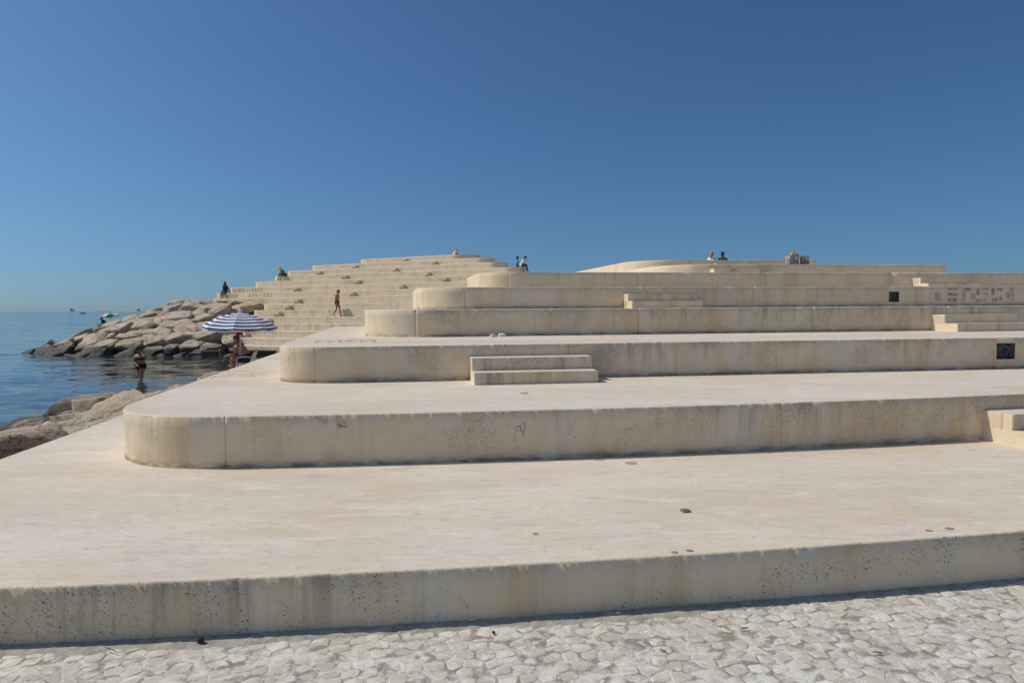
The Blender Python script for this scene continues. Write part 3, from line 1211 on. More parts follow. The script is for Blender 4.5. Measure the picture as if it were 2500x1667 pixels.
# ------------------------------------------------------------------ people
def hull_into(bm, spheres):
    """convex hull of spheres (centre, radius or (rx,ry,rz)) added to bm"""
    V, _ = ico(2)
    vs = []
    for c, r in spheres:
        r = (r, r, r) if not isinstance(r, tuple) else r
        for d in V:
            vs.append(bm.verts.new((c[0] + d[0] * r[0], c[1] + d[1] * r[1], c[2] + d[2] * r[2])))
    res = bmesh.ops.convex_hull(bm, input=vs)
    junk = [e for e in res['geom_interior'] if isinstance(e, bmesh.types.BMVert)]
    junk += [e for e in res['geom_unused'] if isinstance(e, bmesh.types.BMVert)]
    bmesh.ops.delete(bm, geom=list(set(junk)), context='VERTS')


def fused(name, groups, voxel=0.012, smooth=2):
    """union of hulls -> one continuous surface"""
    bm = bmesh.new()
    for g in groups:
        hull_into(bm, g)
    me0 = from_bm(name + '_src', bm)
    ob = bpy.data.objects.new('tmp', me0)
    COL.objects.link(ob)
    m = ob.modifiers.new('r', 'REMESH')
    m.mode = 'VOXEL'
    m.voxel_size = voxel
    if smooth:
        s = ob.modifiers.new('s', 'SMOOTH')
        s.iterations = smooth
        s.factor = 0.5
    dg = bpy.context.evaluated_depsgraph_get()
    me = bpy.data.meshes.new_from_object(ob.evaluated_get(dg))
    me.name = name
    bpy.data.objects.remove(ob)
    bpy.data.meshes.remove(me0)
    me.polygons.foreach_set('use_smooth', [True] * len(me.polygons))
    return me


def ik(a, b, l1, l2, pole):
    a, b = Vector(a), Vector(b)
    d = b - a
    L = min(d.length, (l1 + l2) * 0.995)
    u = d.normalized()
    x = (l1 * l1 - l2 * l2 + L * L) / (2 * L)
    h = math.sqrt(max(0, l1 * l1 - x * x))
    p = Vector(pole) - u * Vector(pole).dot(u)
    return a + u * x + p.normalized() * h


def hand_groups(wr, d, palm_n, side, curl=0.5, s=1.0):
    """palm, four fingers and a thumb; d = direction of the fingers, palm_n = out of the palm"""
    d = Vector(d).normalized()
    n = Vector(palm_n)
    n = (n - d * n.dot(d)).normalized()
    u = d.cross(n) * side
    wr = Vector(wr)
    g = []
    k0, k1 = wr + d * 0.085 * s + u * 0.032 * s, wr + d * 0.085 * s - u * 0.032 * s
    g.append([(wr, 0.024 * s), (k0, 0.014 * s), (k1, 0.014 * s)])
    for i, (o, l) in enumerate(((0.033, 0.072), (0.011, 0.082), (-0.011, 0.078), (-0.032, 0.06))):
        a = wr + d * 0.085 * s + u * o * s
        m = a + (d * math.cos(curl * 0.6) + n * math.sin(curl * 0.6)) * l * 0.5 * s
        e = m + (d * math.cos(curl * 1.5) + n * math.sin(curl * 1.5)) * l * 0.5 * s
        g.append([(a, 0.0105 * s), (m, 0.0095 * s)])
        g.append([(m, 0.0095 * s), (e, 0.008 * s)])
    a = wr + d * 0.025 * s + u * 0.024 * s
    m = a + (d * 0.6 + u * 0.75 + n * 0.25).normalized() * 0.042 * s
    e = m + (d * 0.9 + u * 0.2 + n * 0.35).normalized() * 0.034 * s
    g.append([(a, 0.014 * s), (m, 0.011 * s)])
    g.append([(m, 0.011 * s), (e, 0.009 * s)])
    return g


def person(J, loc, yaw, label, skin, clothes, hair='hair_dark', hairstyle='short', cap=None, fat=1.0, group=None, curl=0.7, brim_dir=None, scale=1.0):
    """J: joints in a local frame, +X is forward, +Z up"""
    V = {k: Vector(v) for k, v in J.items()}
    G = {}
    pel, che, nek, hed = V['pelvis'], V['chest'], V['neck'], V['head']
    sp = (che - pel).normalized()
    fw = V['fwd'] if 'fwd' in V else Vector((1, 0, 0))
    torso = [
        [(pel + Vector((0, .07, 0)), .115 * fat), (pel - Vector((0, .07, 0)), .115 * fat)],
        [(pel + Vector((0, .06, 0)), .11 * fat), (pel - Vector((0, .06, 0)), .11 * fat), (pel.lerp(che, .5) + Vector((0, .05, 0)), .105 * fat), (pel.lerp(che, .5) - Vector((0, .05, 0)), .105 * fat)],
        [(pel.lerp(che, .45) + Vector((0, .05, 0)), .105 * fat), (pel.lerp(che, .45) - Vector((0, .05, 0)), .105 * fat), (che + Vector((0, .075, 0)), .105 * (.6 + .4 * fat)), (che - Vector((0, .075, 0)), .105 * (.6 + .4 * fat))],
        [(che + Vector((0, .06, 0)), .10), (che - Vector((0, .06, 0)), .10), (V['shL'] - Vector((0, .045, 0.02)), .056), (V['shR'] + Vector((0, .045, -0.02)), .056)],
        [(che + sp * .1, .07), (nek, .058)],
        [(nek - sp * .03, .052), (V['shL'] + Vector((0, -.02, .012)), .042), (V['shR'] + Vector((0, .02, .012)), .042)],
    ]
    neck = [[(nek - sp * .04, .058), (nek.lerp(hed, .6), .052)]]
    hd = (hed - nek).normalized()
    hf = V.get('face', fw)
    hf = (hf - hd * hf.dot(hd)).normalized()
    hs = hd.cross(hf)
    top = hed + hd * .045
    head = [
        [(top + hf * .015, .088), (top - hf * .03, .083), (hed - hd * .02, .078)],
        [(hed + hf * .03, .068), (hed - hd * .085 + hf * .05, .036), (hed - hd * .05 + hs * .03 + hf * .02, .04), (hed - hd * .05 - hs * .03 + hf * .02, .04)],
        [(hed + hd * .02 + hf * .095, .012), (hed - hd * .022 + hf * .112, .016)],
        [(hed - hd * .052 + hf * .088 + hs * .018, .011), (hed - hd * .052 + hf * .088 - hs * .018, .011)],
        [(hed + hd * .035 + hf * .09 + hs * .03, .012), (hed + hd * .035 + hf * .09 - hs * .03, .012)],
        [(hed + hs * .086 + hd * .02, (.016, .014, .03)), (hed + hs * .082 - hd * .02, .012)],
        [(hed - hs * .086 + hd * .02, (.016, .014, .03)), (hed - hs * .082 - hd * .02, .012)],
    ]
    arms, legs, feet, hands = [], [], [], []
    cl_arm, cl_leg = [], []
    for s, sg in (('L', 1), ('R', -1)):
        sh, el, wr = V['sh' + s], V['el' + s], V['wr' + s]
        arms.append([(sh, .058 * (0.6 + 0.4 * fat)), (el, .040)])
        arms.append([(el, .041), (el.lerp(wr, .35), .040), (wr, .027)])
        hdv = V.get('hd' + s, wr - el)
        hands += hand_groups(wr, hdv, V.get('pn' + s, Vector((0, 0, -1))), sg, curl)
        hp, kn, an, to = V['hip' + s], V['kn' + s], V['an' + s], V['toe' + s]
        legs.append([(hp, .098 * fat), (hp.lerp(kn, .45), .08 * fat), (kn, .054)])
        legs.append([(kn, .054), (kn.lerp(an, .33), .055), (an, .035)])
        feet.append([(an - (to - an) * .22 - Vector((0, 0, .02)), .034), (an, .036), (an.lerp(to, .75), .032)])
        feet.append([(an.lerp(to, .6), .032), (to, (.02, .036, .018))])
    body = fused('body', torso + neck + head + arms + legs + feet + hands, 0.009, 2)
    root = empty('person', loc, yaw)
    root.scale = (scale,) * 3
    tag(root, label, 'person', group)
    link('body', body, root, M[skin])
    # eyes
    for sg in (1, -1):
        bm = bmesh.new()
        bmesh.ops.create_icosphere(bm, subdivisions=2, radius=.011)
        o = link('eye', from_bm('eye', bm, True), root, M['hair_dark'])
        o.location = hed + hd * .012 + hf * .086 + hs * .032 * sg

    def infl(groups, e):
        out = []
        for g in groups:
            out.append([(c, tuple(x + e for x in r) if isinstance(r, tuple) else r + e) for c, r in g])
        return out
    for kind, mat in clothes:
        gs = []
        if kind in ('shirt', 'long_shirt', 'vest'):
            gs += infl(torso, .016)
            for s in 'LR':
                sh, el, wr = V['sh' + s], V['el' + s], V['wr' + s]
                if kind == 'shirt':
                    gs.append([(sh, .074), (sh.lerp(el, .62), .066)])
                elif kind == 'long_shirt':
                    gs.append([(sh, .072), (el, .055)]); gs.append([(el, .055), (el.lerp(wr, .93), .042)])
            nm = 'shirt'
        elif kind in ('trunks', 'shorts', 'trousers', 'briefs'):
            t = {'briefs': .14, 'trunks': .34, 'shorts': .72, 'trousers': 1}[kind]
            gs += infl(torso[:1], .014)
            gs.append([(pel + sp * .06 + Vector((0, .06, 0)), .118 * fat), (pel + sp * .06 - Vector((0, .06, 0)), .118 * fat), (pel + Vector((0, .06, 0)), .125 * fat), (pel - Vector((0, .06, 0)), .125 * fat)])
            for s in 'LR':
                hp, kn, an = V['hip' + s], V['kn' + s], V['an' + s]
                if kind == 'trousers':
                    gs.append([(hp, .112 * fat), (kn, .075)]); gs.append([(kn, .075), (kn.lerp(an, .95), .06)])
                else:
                    gs.append([(hp, .112 * fat), (hp.lerp(kn, t), .098 * fat - .02 * t)])
            nm = kind
        elif kind == 'bikini_top':
            for sg in (1, -1):
                gs.append([(che - sp * .05 + Vector((.075, .07 * sg, -.01)), .068), (che - sp * .05 + Vector((.075, .02 * sg, -.01)), .055)])
            c = che - sp * .07
            gs.append([(c + Vector(((.105 + .03 * fat) * math.cos(a), (.165 + .02 * fat) * math.sin(a), zz)), .012) for a in np.linspace(0, 6.283, 17)[:-1] for zz in (-.02, .03)])
            nm = 'bikini_top'
        elif kind == 'swimsuit':
            gs += infl(torso[:3], .012)
            nm = 'swimsuit'
        link(nm, fused(nm, gs, 0.012, 2), root, M[mat])
    # hair
    if hair:
        gs = ([] if cap else [[(top + hf * .022 + hd * .026, .084), (top - hf * .03 + hd * .015, .092)]]) + [[(top - hf * .012 + hd * .012, .092), (top - hf * .035, .086), (hed - hf * .045 - hd * .03, .07)]]
        if hairstyle == 'long':
            gs.append([(top - hf * .02, .096), (hed - hf * .06 - hd * .05, .085), (hed - hf * .075 - hd * .22, .08)])
            for sg in (1, -1):
                gs.append([(top + hs * .05 * sg, .05), (hed + hs * .085 * sg - hd * .05, .035), (hed + hs * .085 * sg - hf * .03 - hd * .2, .035)])
            gs.append([(hed - hf * .07 - hd * .2, .075), (hed - hf * .07 - hd * .36, .045)])
        if hairstyle == 'bun':
            gs.append([(top - hf * .03 + hd * .1, .045), (top - hf * .03 + hd * .06, .05)])
        if hairstyle == 'tail':
            gs.append([(hed - hf * .1, .045), (hed - hf * .13 - hd * .09, .045), (hed - hf * .10 - hd * .22, .03)])
        link('hair', fused('hair', gs, 0.010, 1), root, M[hair])
    if cap:
        kind, mat = cap
        c = top + hd * .02
        if kind == 'cap':
            gs = [[(c - hf * .012, (.1, .1, .085)), (c + hf * .02, .094)], [(c + hf * .09 - hd * .005, .02), (c + hf * .165 + hs * .04 - hd * .02, .012), (c + hf * .165 - hs * .04 - hd * .02, .012), (c + hf * .07 + hs * .07, .014), (c + hf * .07 - hs * .07, .014)]]
            nm = 'cap'
        elif kind == 'backcap':
            gs = [[(c - hf * .015, .101), (c + hf * .02, .096)]]
            nm = 'cap'
        elif kind == 'brim':
            gs = [[(c, .1), (c + hd * .06, .075)], [(c - hd * .01 + (hf * math.cos(a) + hs * math.sin(a)) * .21, .012) for a in np.linspace(0, 6.283, 13)[:-1]]]
            nm = 'sun_hat'
        elif kind == 'towel':
            gs = [[(c, .108), (c - hd * .05, .108)], [(c - hf * .06, .09), (hed - hf * .08 - hd * .16, .07)],
                  [(c + hs * .06, .07), (hed + hs * .085 - hd * .13, .04)], [(c - hs * .06, .07), (hed - hs * .085 - hd * .13, .04)]]
            nm = 'head_towel'
        link(nm, fused(nm, gs, 0.010, 1), root, M[mat])
    return root


def sit(lean=0.2, nod=0.0, knee=(0.42, 0.0), drop=(0.05, -0.43), spread=0.13, handL=None, handR=None, turn=0.0, poleL=(-.5, .3, -1), poleR=(-.5, -.3, -1)):
    """seated: origin on the seat under the hips"""
    J = {}
    pel = Vector((0, 0, .105))
    sp = Vector((math.sin(lean), 0, math.cos(lean)))
    sp2 = Vector((math.sin(lean * 1.25), 0, math.cos(lean * 1.25)))
    che = pel + sp * .22 + sp2 * .16
    nek = che + sp2 * .15
    hd = Vector((math.sin(lean + nod), 0, math.cos(lean + nod)))
    J.update(pelvis=pel, chest=che, neck=nek, head=nek + hd * .145)
    J['face'] = Vector((math.cos(lean + nod) * math.cos(turn), math.cos(lean + nod) * math.sin(turn), -math.sin(lean + nod)))
    for s, sg, h, pole in (('L', 1, handL, poleL), ('R', -1, handR, poleR)):
        J['hip' + s] = pel + Vector((.02, .085 * sg, 0))
        kn = pel + Vector((knee[0], spread * sg, knee[1]))
        J['kn' + s] = kn
        an = kn + Vector((drop[0], .01 * sg, drop[1]))
        J['an' + s] = an
        J['toe' + s] = an + Vector((.14, .02 * sg, -.045))
        sh = che + sp2 * .062 + Vector((0, .178 * sg, 0))
        J['sh' + s] = sh
        wr = Vector(h) if h is not None else kn + Vector((-.04, -.01 * sg, .09))
        d = wr - sh
        if d.length > .54:
            wr = sh + d.normalized() * .54
        J['wr' + s] = wr
        J['el' + s] = ik(sh, wr, .29, .26, pole)
    return J


def stand(lean=0.05, stride=0.0, hands=None, nod=0.1, turn=0.0, lift=0.0):
    """standing or walking: origin on the ground"""
    J = {}
    pel = Vector((0, 0, .93))
    sp = Vector((math.sin(lean), 0, math.cos(lean)))
    che = pel + sp * .38
    nek = che + sp * .15
    hd = Vector((math.sin(lean + nod), 0, math.cos(lean + nod)))
    J.update(pelvis=pel, chest=che, neck=nek, head=nek + hd * .145)
    J['face'] = Vector((math.cos(lean + nod) * math.cos(turn), math.sin(turn), -math.sin(lean + nod)))
    for s, sg in (('L', 1), ('R', -1)):
        hp = pel + Vector((0, .085 * sg, 0))
        J['hip' + s] = hp
        fx = stride * sg
        an = Vector((fx, .085 * sg, .075 + (lift if fx < 0 else 0)))
        J['kn' + s] = ik(hp, an, .43, .42, (1, 0, 0))
        J['an' + s] = an
        J['toe' + s] = an + (Vector((.15, .01 * sg, -.05)) if fx >= 0 else Vector((.13, .01 * sg, -.05 - lift * .9)))
        sh = che + sp * .062 + Vector((0, .178 * sg, 0))
        J['sh' + s] = sh
        wr = Vector(hands[s]) if hands and s in hands else Vector((-fx * .55 + .03, .27 * sg, .86))
        d = wr - sh
        if d.length > .54:
            wr = sh + d.normalized() * .54
        J['wr' + s] = wr
        J['el' + s] = ik(sh, wr, .29, .26, (-1, .2 * sg, 0) if not hands or s not in hands else (-.3, .9 * sg, -.6))
        if hands and 'pole' + s in hands:
            J['el' + s] = ik(sh, wr, .29, .26, hands['pole' + s])
    return J


PI = math.pi
# man on the plastic chair under the striped umbrella
GZ = -0.42
chair_p = at_z(602, 884, GZ + 0.44)
cy = 22.0
chair_p = at_y(603, 884, cy)
SEAT = GZ + 0.43
person(sit(0.42, -0.12, (0.42, 0.02), (-0.02, -0.43), 0.14, (0.60, 0.02, .22), (0.58, -0.03, .20)), (chair_p.x, cy, SEAT), R(186),
       'bare-chested man leaning forward on the plastic chair under the striped umbrella', 'skin_tan', [('trunks', 'navy')], 'hair_grey', 'short', None, 1.55, None, 0.9)

# woman wading
wp = at_z(345, 925, SEA)
person(stand(0.16, 0.17, {'L': (0.20, .20, 1.50), 'R': (0.24, .0, 1.0), 'poleL': (.0, .6, -1), 'poleR': (-.2, -1, 0)}, 0.25, 0.2),
       (wp.x, wp.y, SEA - 0.40), R(262), 'wading woman in a dark bikini, one hand raised, knee deep in the cove', 'skin_red',
       [('bikini_top', 'black'), ('briefs', 'black')], 'hair_dark', 'bun', None, 1.32)

# bather on the landing slab
bp = at_z(536, 861, -0.84)
person(sit(0.55, 0.2, (0.38, 0.0), (0.0, -0.43), 0.11), (bp.x + .25, bp.y + 0.5, -0.84), R(205),
       'person in a dark swimsuit and sun hat with feet in the water', 'skin_dark', [('swimsuit', 'black'), ('trunks', 'black')], 'hair_dark', 'short', ('brim', 'charcoal'))

# walking man on the far steps
a3 = FAR_A[3] + 0.6
d_ = ray(823, 760)
t_ = a3 / (d_.y + FAR_S * d_.x)
person(stand(0.10, 0.21, None, 0.28, 0.0, 0.07), (d_.x * t_, d_.y * t_, ZK(3)), R(-14),
       'bare-chested man in dark briefs walking along the far steps, head lowered', 'skin_tan', [('briefs', 'black')], 'hair_grey', None, None, 1.05)

# man with the lime head cloth
p10 = far_pt(10, 694)
fa = math.atan2(far_out.y, far_out.x)
person(sit(0.62, 0.35, (0.42, 0.02), (0.06, -0.45), 0.17), (p10.x - far_out.x * .16, p10.y - far_out.y * .16, ZK(10)), fa - 0.25,
       'person bent forward on the far steps with a lime yellow head cloth', 'skin_dark', [('shorts', 'navy')], None, None, ('towel', 'lime'))

# long haired woman at the left end of the far steps
p7 = far_pt(7, 548)
person(sit(0.06, -0.05, (0.36, -0.06), (0.03, -0.44), 0.08, (-.05, .42, .06), (.2, -.16, .2), 0.4), (p7.x - far_out.x * .14, p7.y - far_out.y * .14, ZK(7)), fa + 0.1,
       'long-haired woman in a dark top sitting just above the boulders', 'skin_dark', [('long_shirt', 'black'), ('shorts', 'maroon')], 'hair_dark', 'long')

# person on the topmost tier
q = at_y(1106, 622, 56.0)
person(sit(0.5, 0.4, (0.34, .22), (0.2, -0.32), 0.12, (.36, .12, .34), (.36, -.12, .34)), (q.x, 56.0, ZK(13)), R(-10),
       'person in a white shirt and white cap sitting on the topmost tier, looking down', 'skin_tan', [('shirt', 'white'), ('trunks', 'charcoal')], 'hair_dark', 'short', ('cap', 'white'))

# pair on the right end of the far hill
p10r = far_pt(10, 1262)
person(sit(0.10, 0.05, (0.42, .0), (0.08, -0.43), 0.12, (.2, .14, .2), (.2, -.14, .2)), (p10r.x + .0, p10r.y + 1.25, ZK(10)), R(12),
       'person in a teal shirt with short dark hair, sitting beside the one in white', 'skin_dark', [('shirt', 'teal'), ('trousers', 'charcoal')], 'hair_dark', 'short', None, scale=0.86)
p10w = far_pt(10, 1273)
person(sit(0.36, 0.35, (0.40, .05), (0.08, -0.43), 0.12, (.26, .06, .42), (.3, -.1, .24)), (p10w.x, p10w.y + .55, ZK(10)), R(-4),
       'hunched person in a white shirt with tied-up hair beside the teal shirt', 'skin_tan', [('shirt', 'white'), ('trousers', 'charcoal')], 'hair_dark', 'bun', None, scale=0.86)

# couple seen from behind on the right hill
for px, lab, cl, hr, hs_, cp, yw, sk in (
        (1736, 'person in a pink cap with a blond ponytail, seen from behind', [('vest', 'white'), ('shorts', 'navy')], 'hair_blond', 'tail', ('cap', 'pink'), 62, 'skin_tan'),
        (1765, 'person in a blue cap and dark grey shirt, seen from behind', [('shirt', 'charcoal'), ('trousers', 'navy')], 'hair_dark', 'short', ('backcap', 'blue'), 88, 'skin_tan')):
    q = at_y(px, 640, 33.6)
    person(sit(0.12, 0.1, (0.36, .2), (0.2, -0.3), 0.13, (.34, .16, .3), (.34, -.16, .3)), (q.x, 33.6, ZK(8)), R(yw), lab, sk, cl, hr, hs_, cp, scale=0.94)

# angler at the tip of the riprap
def drop_z(x, y, zmax=6.0):
    bpy.context.view_layer.update()
    dg = bpy.context.evaluated_depsgraph_get()
    hit, l, *_ = scene.ray_cast(dg, Vector((x, y, zmax)), Vector((0, 0, -1)))
    return l.z if hit else SEA


ap = at_z(257, 803, 0.0)
ap.y = 51.5
ap.x = ray(257, 803).x / ray(257, 803).y * 51.5
az = at_y(257, 800, 51.5).z
person(sit(0.45, 0.2, (0.36, 0.12), (0.05, -0.42), 0.12, (.45, .06, .25), (.45, -.06, .2)), (ap.x + 0.1, ap.y, az), R(190),
       'angler in a white cap sitting near the green and white umbrella', 'skin_dark', [('shirt', 'black'), ('shorts', 'navy')], 'hair_dark', 'short', ('cap', 'white'))
boulder(901, (ap.x + .2, ap.y + .1, az - .42), (1.1, .9, .42), (0.1, -0.1, .4), 4, 'flat boulder that the angler sits on', G2)

# ------------------------------------------------------------------ umbrellas
def umbrella(name, loc, r, h, n, mats, bands, label, pole_len, tilt_x=0.0, tilt_y=0.0, sag=0.03, pole_mat='pole', valance=0.1):
    """beach umbrella: canopy apex at loc; gores with their own panels, ribs and pole"""
    root = empty(name, loc)
    root.rotation_euler = (tilt_x, tilt_y, 0)
    tag(root, label, 'umbrella')
    nb = bands * 3
    verts, faces, mi = [], [], []
    seg = 6

    def prof(t):      # radius, z at t along the rib
        return r * math.sin(t * .75) / math.sin(.75), -h * (0.45 * t + 0.55 * (1 - math.cos(t * .75)) / (1 - math.cos(.75)))
    for g in range(n):
        a0, a1 = 2 * PI * g / n + .2, 2 * PI * (g + 1) / n + .2
        base = len(verts)
        for i in range(nb + 1):
            t = i / nb
            rr, zz = prof(t)
            p0 = Vector((math.cos(a0) * rr, math.sin(a0) * rr, zz))
            p1 = Vector((math.cos(a1) * rr, math.sin(a1) * rr, zz))
            for j in range(seg + 1):
                u = j / seg
                p = p0.lerp(p1, u)
                s_ = 4 * u * (1 - u)
                p.z -= sag * s_ * t
                p *= 1 - 0.02 * s_ * t
                verts.append(p)
        # valance
        rr, zz = prof(1)
        for vrow in (1, 2):
            for j in range(seg + 1):
                u = j / seg
                p = Vector((math.cos(a0) * rr, math.sin(a0) * rr, zz)).lerp(Vector((math.cos(a1) * rr, math.sin(a1) * rr, zz)), u)
                s_ = 4 * u * (1 - u)
                p *= 0.995
                p.z += -sag * s_ - valance * vrow / 2 + 0.012 * math.sin(u * 9 + g)
                verts.append(p)
        rows = nb + 3
        for i in range(rows - 1):
            for j in range(seg):
                a = base + i * (seg + 1) + j
                faces.append((a, a + seg + 1, a + seg + 2, a + 1))
                if bands > 1:
                    b = i // 3 if i < nb else (bands + (i - nb))
                    mi.append(b % 2)
                else:
                    mi.append(g % 2)
    me = mesh('canopy', verts, faces)
    me.materials.append(M[mats[0]]); me.materials.append(M[mats[1]])
    me.polygons.foreach_set('material_index', mi)
    link('canopy', me, root)
    for g in range(n):
        a0 = 2 * PI * g / n + .2
        path = []
        for i in range(9):
            rr, zz = prof(i / 8)
            path.append(Vector((math.cos(a0) * rr * .985, math.sin(a0) * rr * .985, zz - .012)))
        link('rib', tube('rib', path, [.005] * 9, 5), root, M['grey_metal'])
    link('pole', tube('pole', [Vector((0, 0, .06)), Vector((0, 0, -pole_len * .5)), Vector((0, 0, -pole_len))], [.018, .018, .016], 10), root, M[pole_mat])
    link('finial', tube('finial', [Vector((0, 0, .01)), Vector((0, 0, .06)), Vector((0, 0, .09))], [.03, .02, .006], 8), root, M[pole_mat])
    return root


uy = 21.75
up = at_y(586, 762, uy)
umbrella('beach_umbrella', (up.x, uy, up.z), 1.12, 0.44, 8, ('um_white', 'um_blue'), 13,
         'navy and white striped beach umbrella beside the man on the plastic chair', up.z - GZ + .05, R(2), R(2.0))
gu = at_y(268, 764, 51.9)
umbrella('sun_umbrella', (gu.x, 51.9, gu.z), 0.62, 0.22, 8, ('um_green', 'um_white'), 1,
         'green and white umbrella stuck in the riprap behind the angler', 1.25, R(-4), R(-9), 0.015, 'grey_metal', 0.03)

# red cloth hanging under the striped umbrella
cv, cf = [], []
for i in range(9):
    for j in range(13):
        u, v = i / 8, j / 12
        cv.append((-.11 + .22 * u + .02 * math.sin(v * 5 + i), .035 * math.sin(u * 9 + v * 2), -.44 * v * (0.93 + .07 * math.sin(i * 1.1))))
for i in range(8):
    for j in range(12):
        a = i * 13 + j
        cf.append((a, a + 1, a + 14, a + 13))
o = link('red_towel', mesh('red_towel', cv, cf, True), None, M['red'])
o.location = (up.x, uy - .06, up.z - .32)
tag(o, 'red cloth hanging from the pole below the striped umbrella', 'towel')
md = o.modifiers.new('t', 'SOLIDIFY'); md.thickness = .008

# ------------------------------------------------------------------ plastic chair
ch = empty('plastic_chair', (chair_p.x + .02, cy, GZ), R(186))
tag(ch, 'white plastic garden chair with a round hole in its back', 'chair')
# seat
bm = bmesh.new()
bmesh.ops.create_cube(bm, size=1)
for v in bm.verts:
    v.co = Vector((v.co.x * .44 + .08, v.co.y * (.46 if v.co.x > 0 else .40), v.co.z * .025 + .415))
bmesh.ops.bevel(bm, geom=bm.edges[:], offset=.01, segments=2, affect='EDGES')
link('seat', from_bm('seat', bm), ch, M['plastic'])
# curved back with a hole
bv, bf = [], []
NB, NZ = 20, 12
for j in range(NZ + 1):
    t = j / NZ
    for i in range(NB + 1):
        u = -1 + 2 * i / NB
        wdt = .23 * math.sqrt(max(0.02, 1 - (max(0, t - .55) / .5) ** 2))
        bv.append((-.15 - .14 * t + .05 * u * u, u * wdt, .42 + .36 * t))
for j in range(NZ):
    for i in range(NB):
        if j in (7, 8) and i in (9, 10):
            continue
        a = j * (NB + 1) + i
        bf.append((a, a + 1, a + NB + 2, a + NB + 1))
bk = link('backrest', mesh('backrest', bv, bf, True), ch, M['plastic'])
md = bk.modifiers.new('t', 'SOLIDIFY'); md.thickness = .015
for sx in (-.13, .28):
    for sy in (-.2, .2):
        link('leg', tube('leg', [Vector((sx, sy, .415)), Vector((sx * 1.15, sy * 1.12, 0))], [.024, .018], 8), ch, M['plastic'])
for sy in (-.235, .235):
    link('armrest', tube('armrest', [Vector((-.2, sy, .60)), Vector((.05, sy * 1.04, .62)), Vector((.24, sy, .59)), Vector((.28, sy, .42))], [.02, .024, .022, .018], 8), ch, M['plastic'])
boulder(902, (chair_p.x - .1, cy, GZ - .52), (1.5, 1.2, .55), (0, 0, .3), 4, 'flat boulder under the plastic chair', G1)

# ------------------------------------------------------------------ writing and marks
def ribbon_mesh(name, lines, to3d, w):
    """painted strokes: flat ribbons along polylines given in (u, v)"""
    V, Fc = [], []
    for ln in lines:
        ln = [Vector(p) for p in ln]
        n = len(ln)
        b = len(V)
        for i, p in enumerate(ln):
            t = (ln[min(i + 1, n - 1)] - ln[max(i - 1, 0)])
            t = t.normalized() if t.length > 1e-9 else Vector((1, 0))
            nn = Vector((-t.y, t.x))
            ww = w * (0.8 + 0.4 * random.random()) / 2
            V.append(to3d(p + nn * ww)); V.append(to3d(p - nn * ww))
        for i in range(n - 1):
            Fc.append((b + 2 * i, b + 2 * i + 1, b + 2 * i + 3, b + 2 * i + 2))
    return mesh(name, V, Fc)


def oval(cx, cy, rx, ry, a0=0, a1=6.4, n=14):
    return [(cx + rx * math.cos(a), cy + ry * math.sin(a)) for a in np.linspace(a0, a1, n)]


GL = {
    '0': [oval(.5, .5, .36, .48)], 'O': [oval(.5, .5, .38, .45)],
    '6': [[(.7, 1), (.35, .75), (.2, .4), (.25, .15)], oval(.5, .25, .3, .25)],
    '4': [[(.45, 1), (.15, .4), (.8, .45)], [(.65, .85), (.6, 0)]],
    '1': [[(.25, .75), (.55, 1), (.55, 0)], [(.3, 0), (.85, 0)]],
    '7': [[(.15, .95), (.85, 1), (.45, 0)], [(.3, .5), (.75, .52)]],
    '.': [[(.42, .03), (.58, .03)], [(.42, .08), (.58, .08)]],
    'h': [[(.5, .1), (.1, .6), (.2, .95), (.45, .9), (.5, .65), (.6, .9), (.85, .95), (.95, .6), (.5, .1), (.2, -.2)], [(.45, .15), (.85, -.2)]],
    'E': [[(.8, 1), (.2, .95), (.2, 0), (.85, .05)], [(.2, .5), (.7, .52)]],
    'N': [[(.15, 0), (.18, 1), (.8, .02), (.82, 1)]],
    'K': [[(.2, 1), (.2, 0)], [(.8, 1), (.25, .5), (.85, 0)]],
    'A': [[(.1, 0), (.5, 1), (.9, 0)], [(.25, .4), (.75, .4)]],
    'F': [[(.8, 1), (.2, .95), (.2, 0)], [(.2, .5), (.7, .52)]],
    'M': [[(.1, 0), (.15, 1), (.5, .35), (.85, 1), (.9, 0)]],
    'I': [[(.5, 0), (.5, 1)], [(.3, 1), (.7, 1)], [(.3, 0), (.7, 0)]],
    'G': [[(.85, .9), (.4, 1), (.15, .5), (.35, .02), (.85, .1), (.85, .45), (.5, .45)]],
    'L': [[(.2, 1), (.2, 0), (.8, .04)]],
}


def write_wall(k, items, h, v0, w):
    lines = []
    for ch, px in items:
        p = far_pt(k, px)
        u = (p - far_pt(k, 600)).dot(far_along)
        for ln in GL[ch]:
            lines.append([(u + (x - .5) * h * .52 + random.uniform(-.006, .006), v0 + y * h + random.uniform(-.006, .006)) for x, y in ln])
    o0 = far_pt(k, 600)
    zb = ZK(k - 1)

    def to3d(q):
        p = o0 + far_along * q.x + far_out * 0.0085
        return (p.x, p.y, zb + q.y - ZK(k))
    o = link('graffiti', ribbon_mesh('graffiti', lines, to3d, w), tiers[k], M['graffiti'])
    o['label'] = 'black handwritten graffiti on the riser'


write_wall(8, [('.', 562.5), ('.', 566), ('0', 571), ('6', 576), ('.', 580), ('0', 585.5), ('4', 590.5), ('h', 596.5), ('E', 606), ('.', 609.7), ('N', 614.3), ('O', 620), ('K', 626), ('A', 632), ('1', 640)], 0.34, 0.06, 0.026)
write_wall(7, [('F', 548.5), ('A', 552.7), ('M', 557.8), ('I', 562.5), ('G', 566.8), ('L', 571.8), ('I', 575.5), ('A', 580), ('A', 610.5), ('7', 619), ('G', 626.7), ('E', 648), ('G', 654.5), ('7', 662.4)], 0.33, 0.07, 0.028)


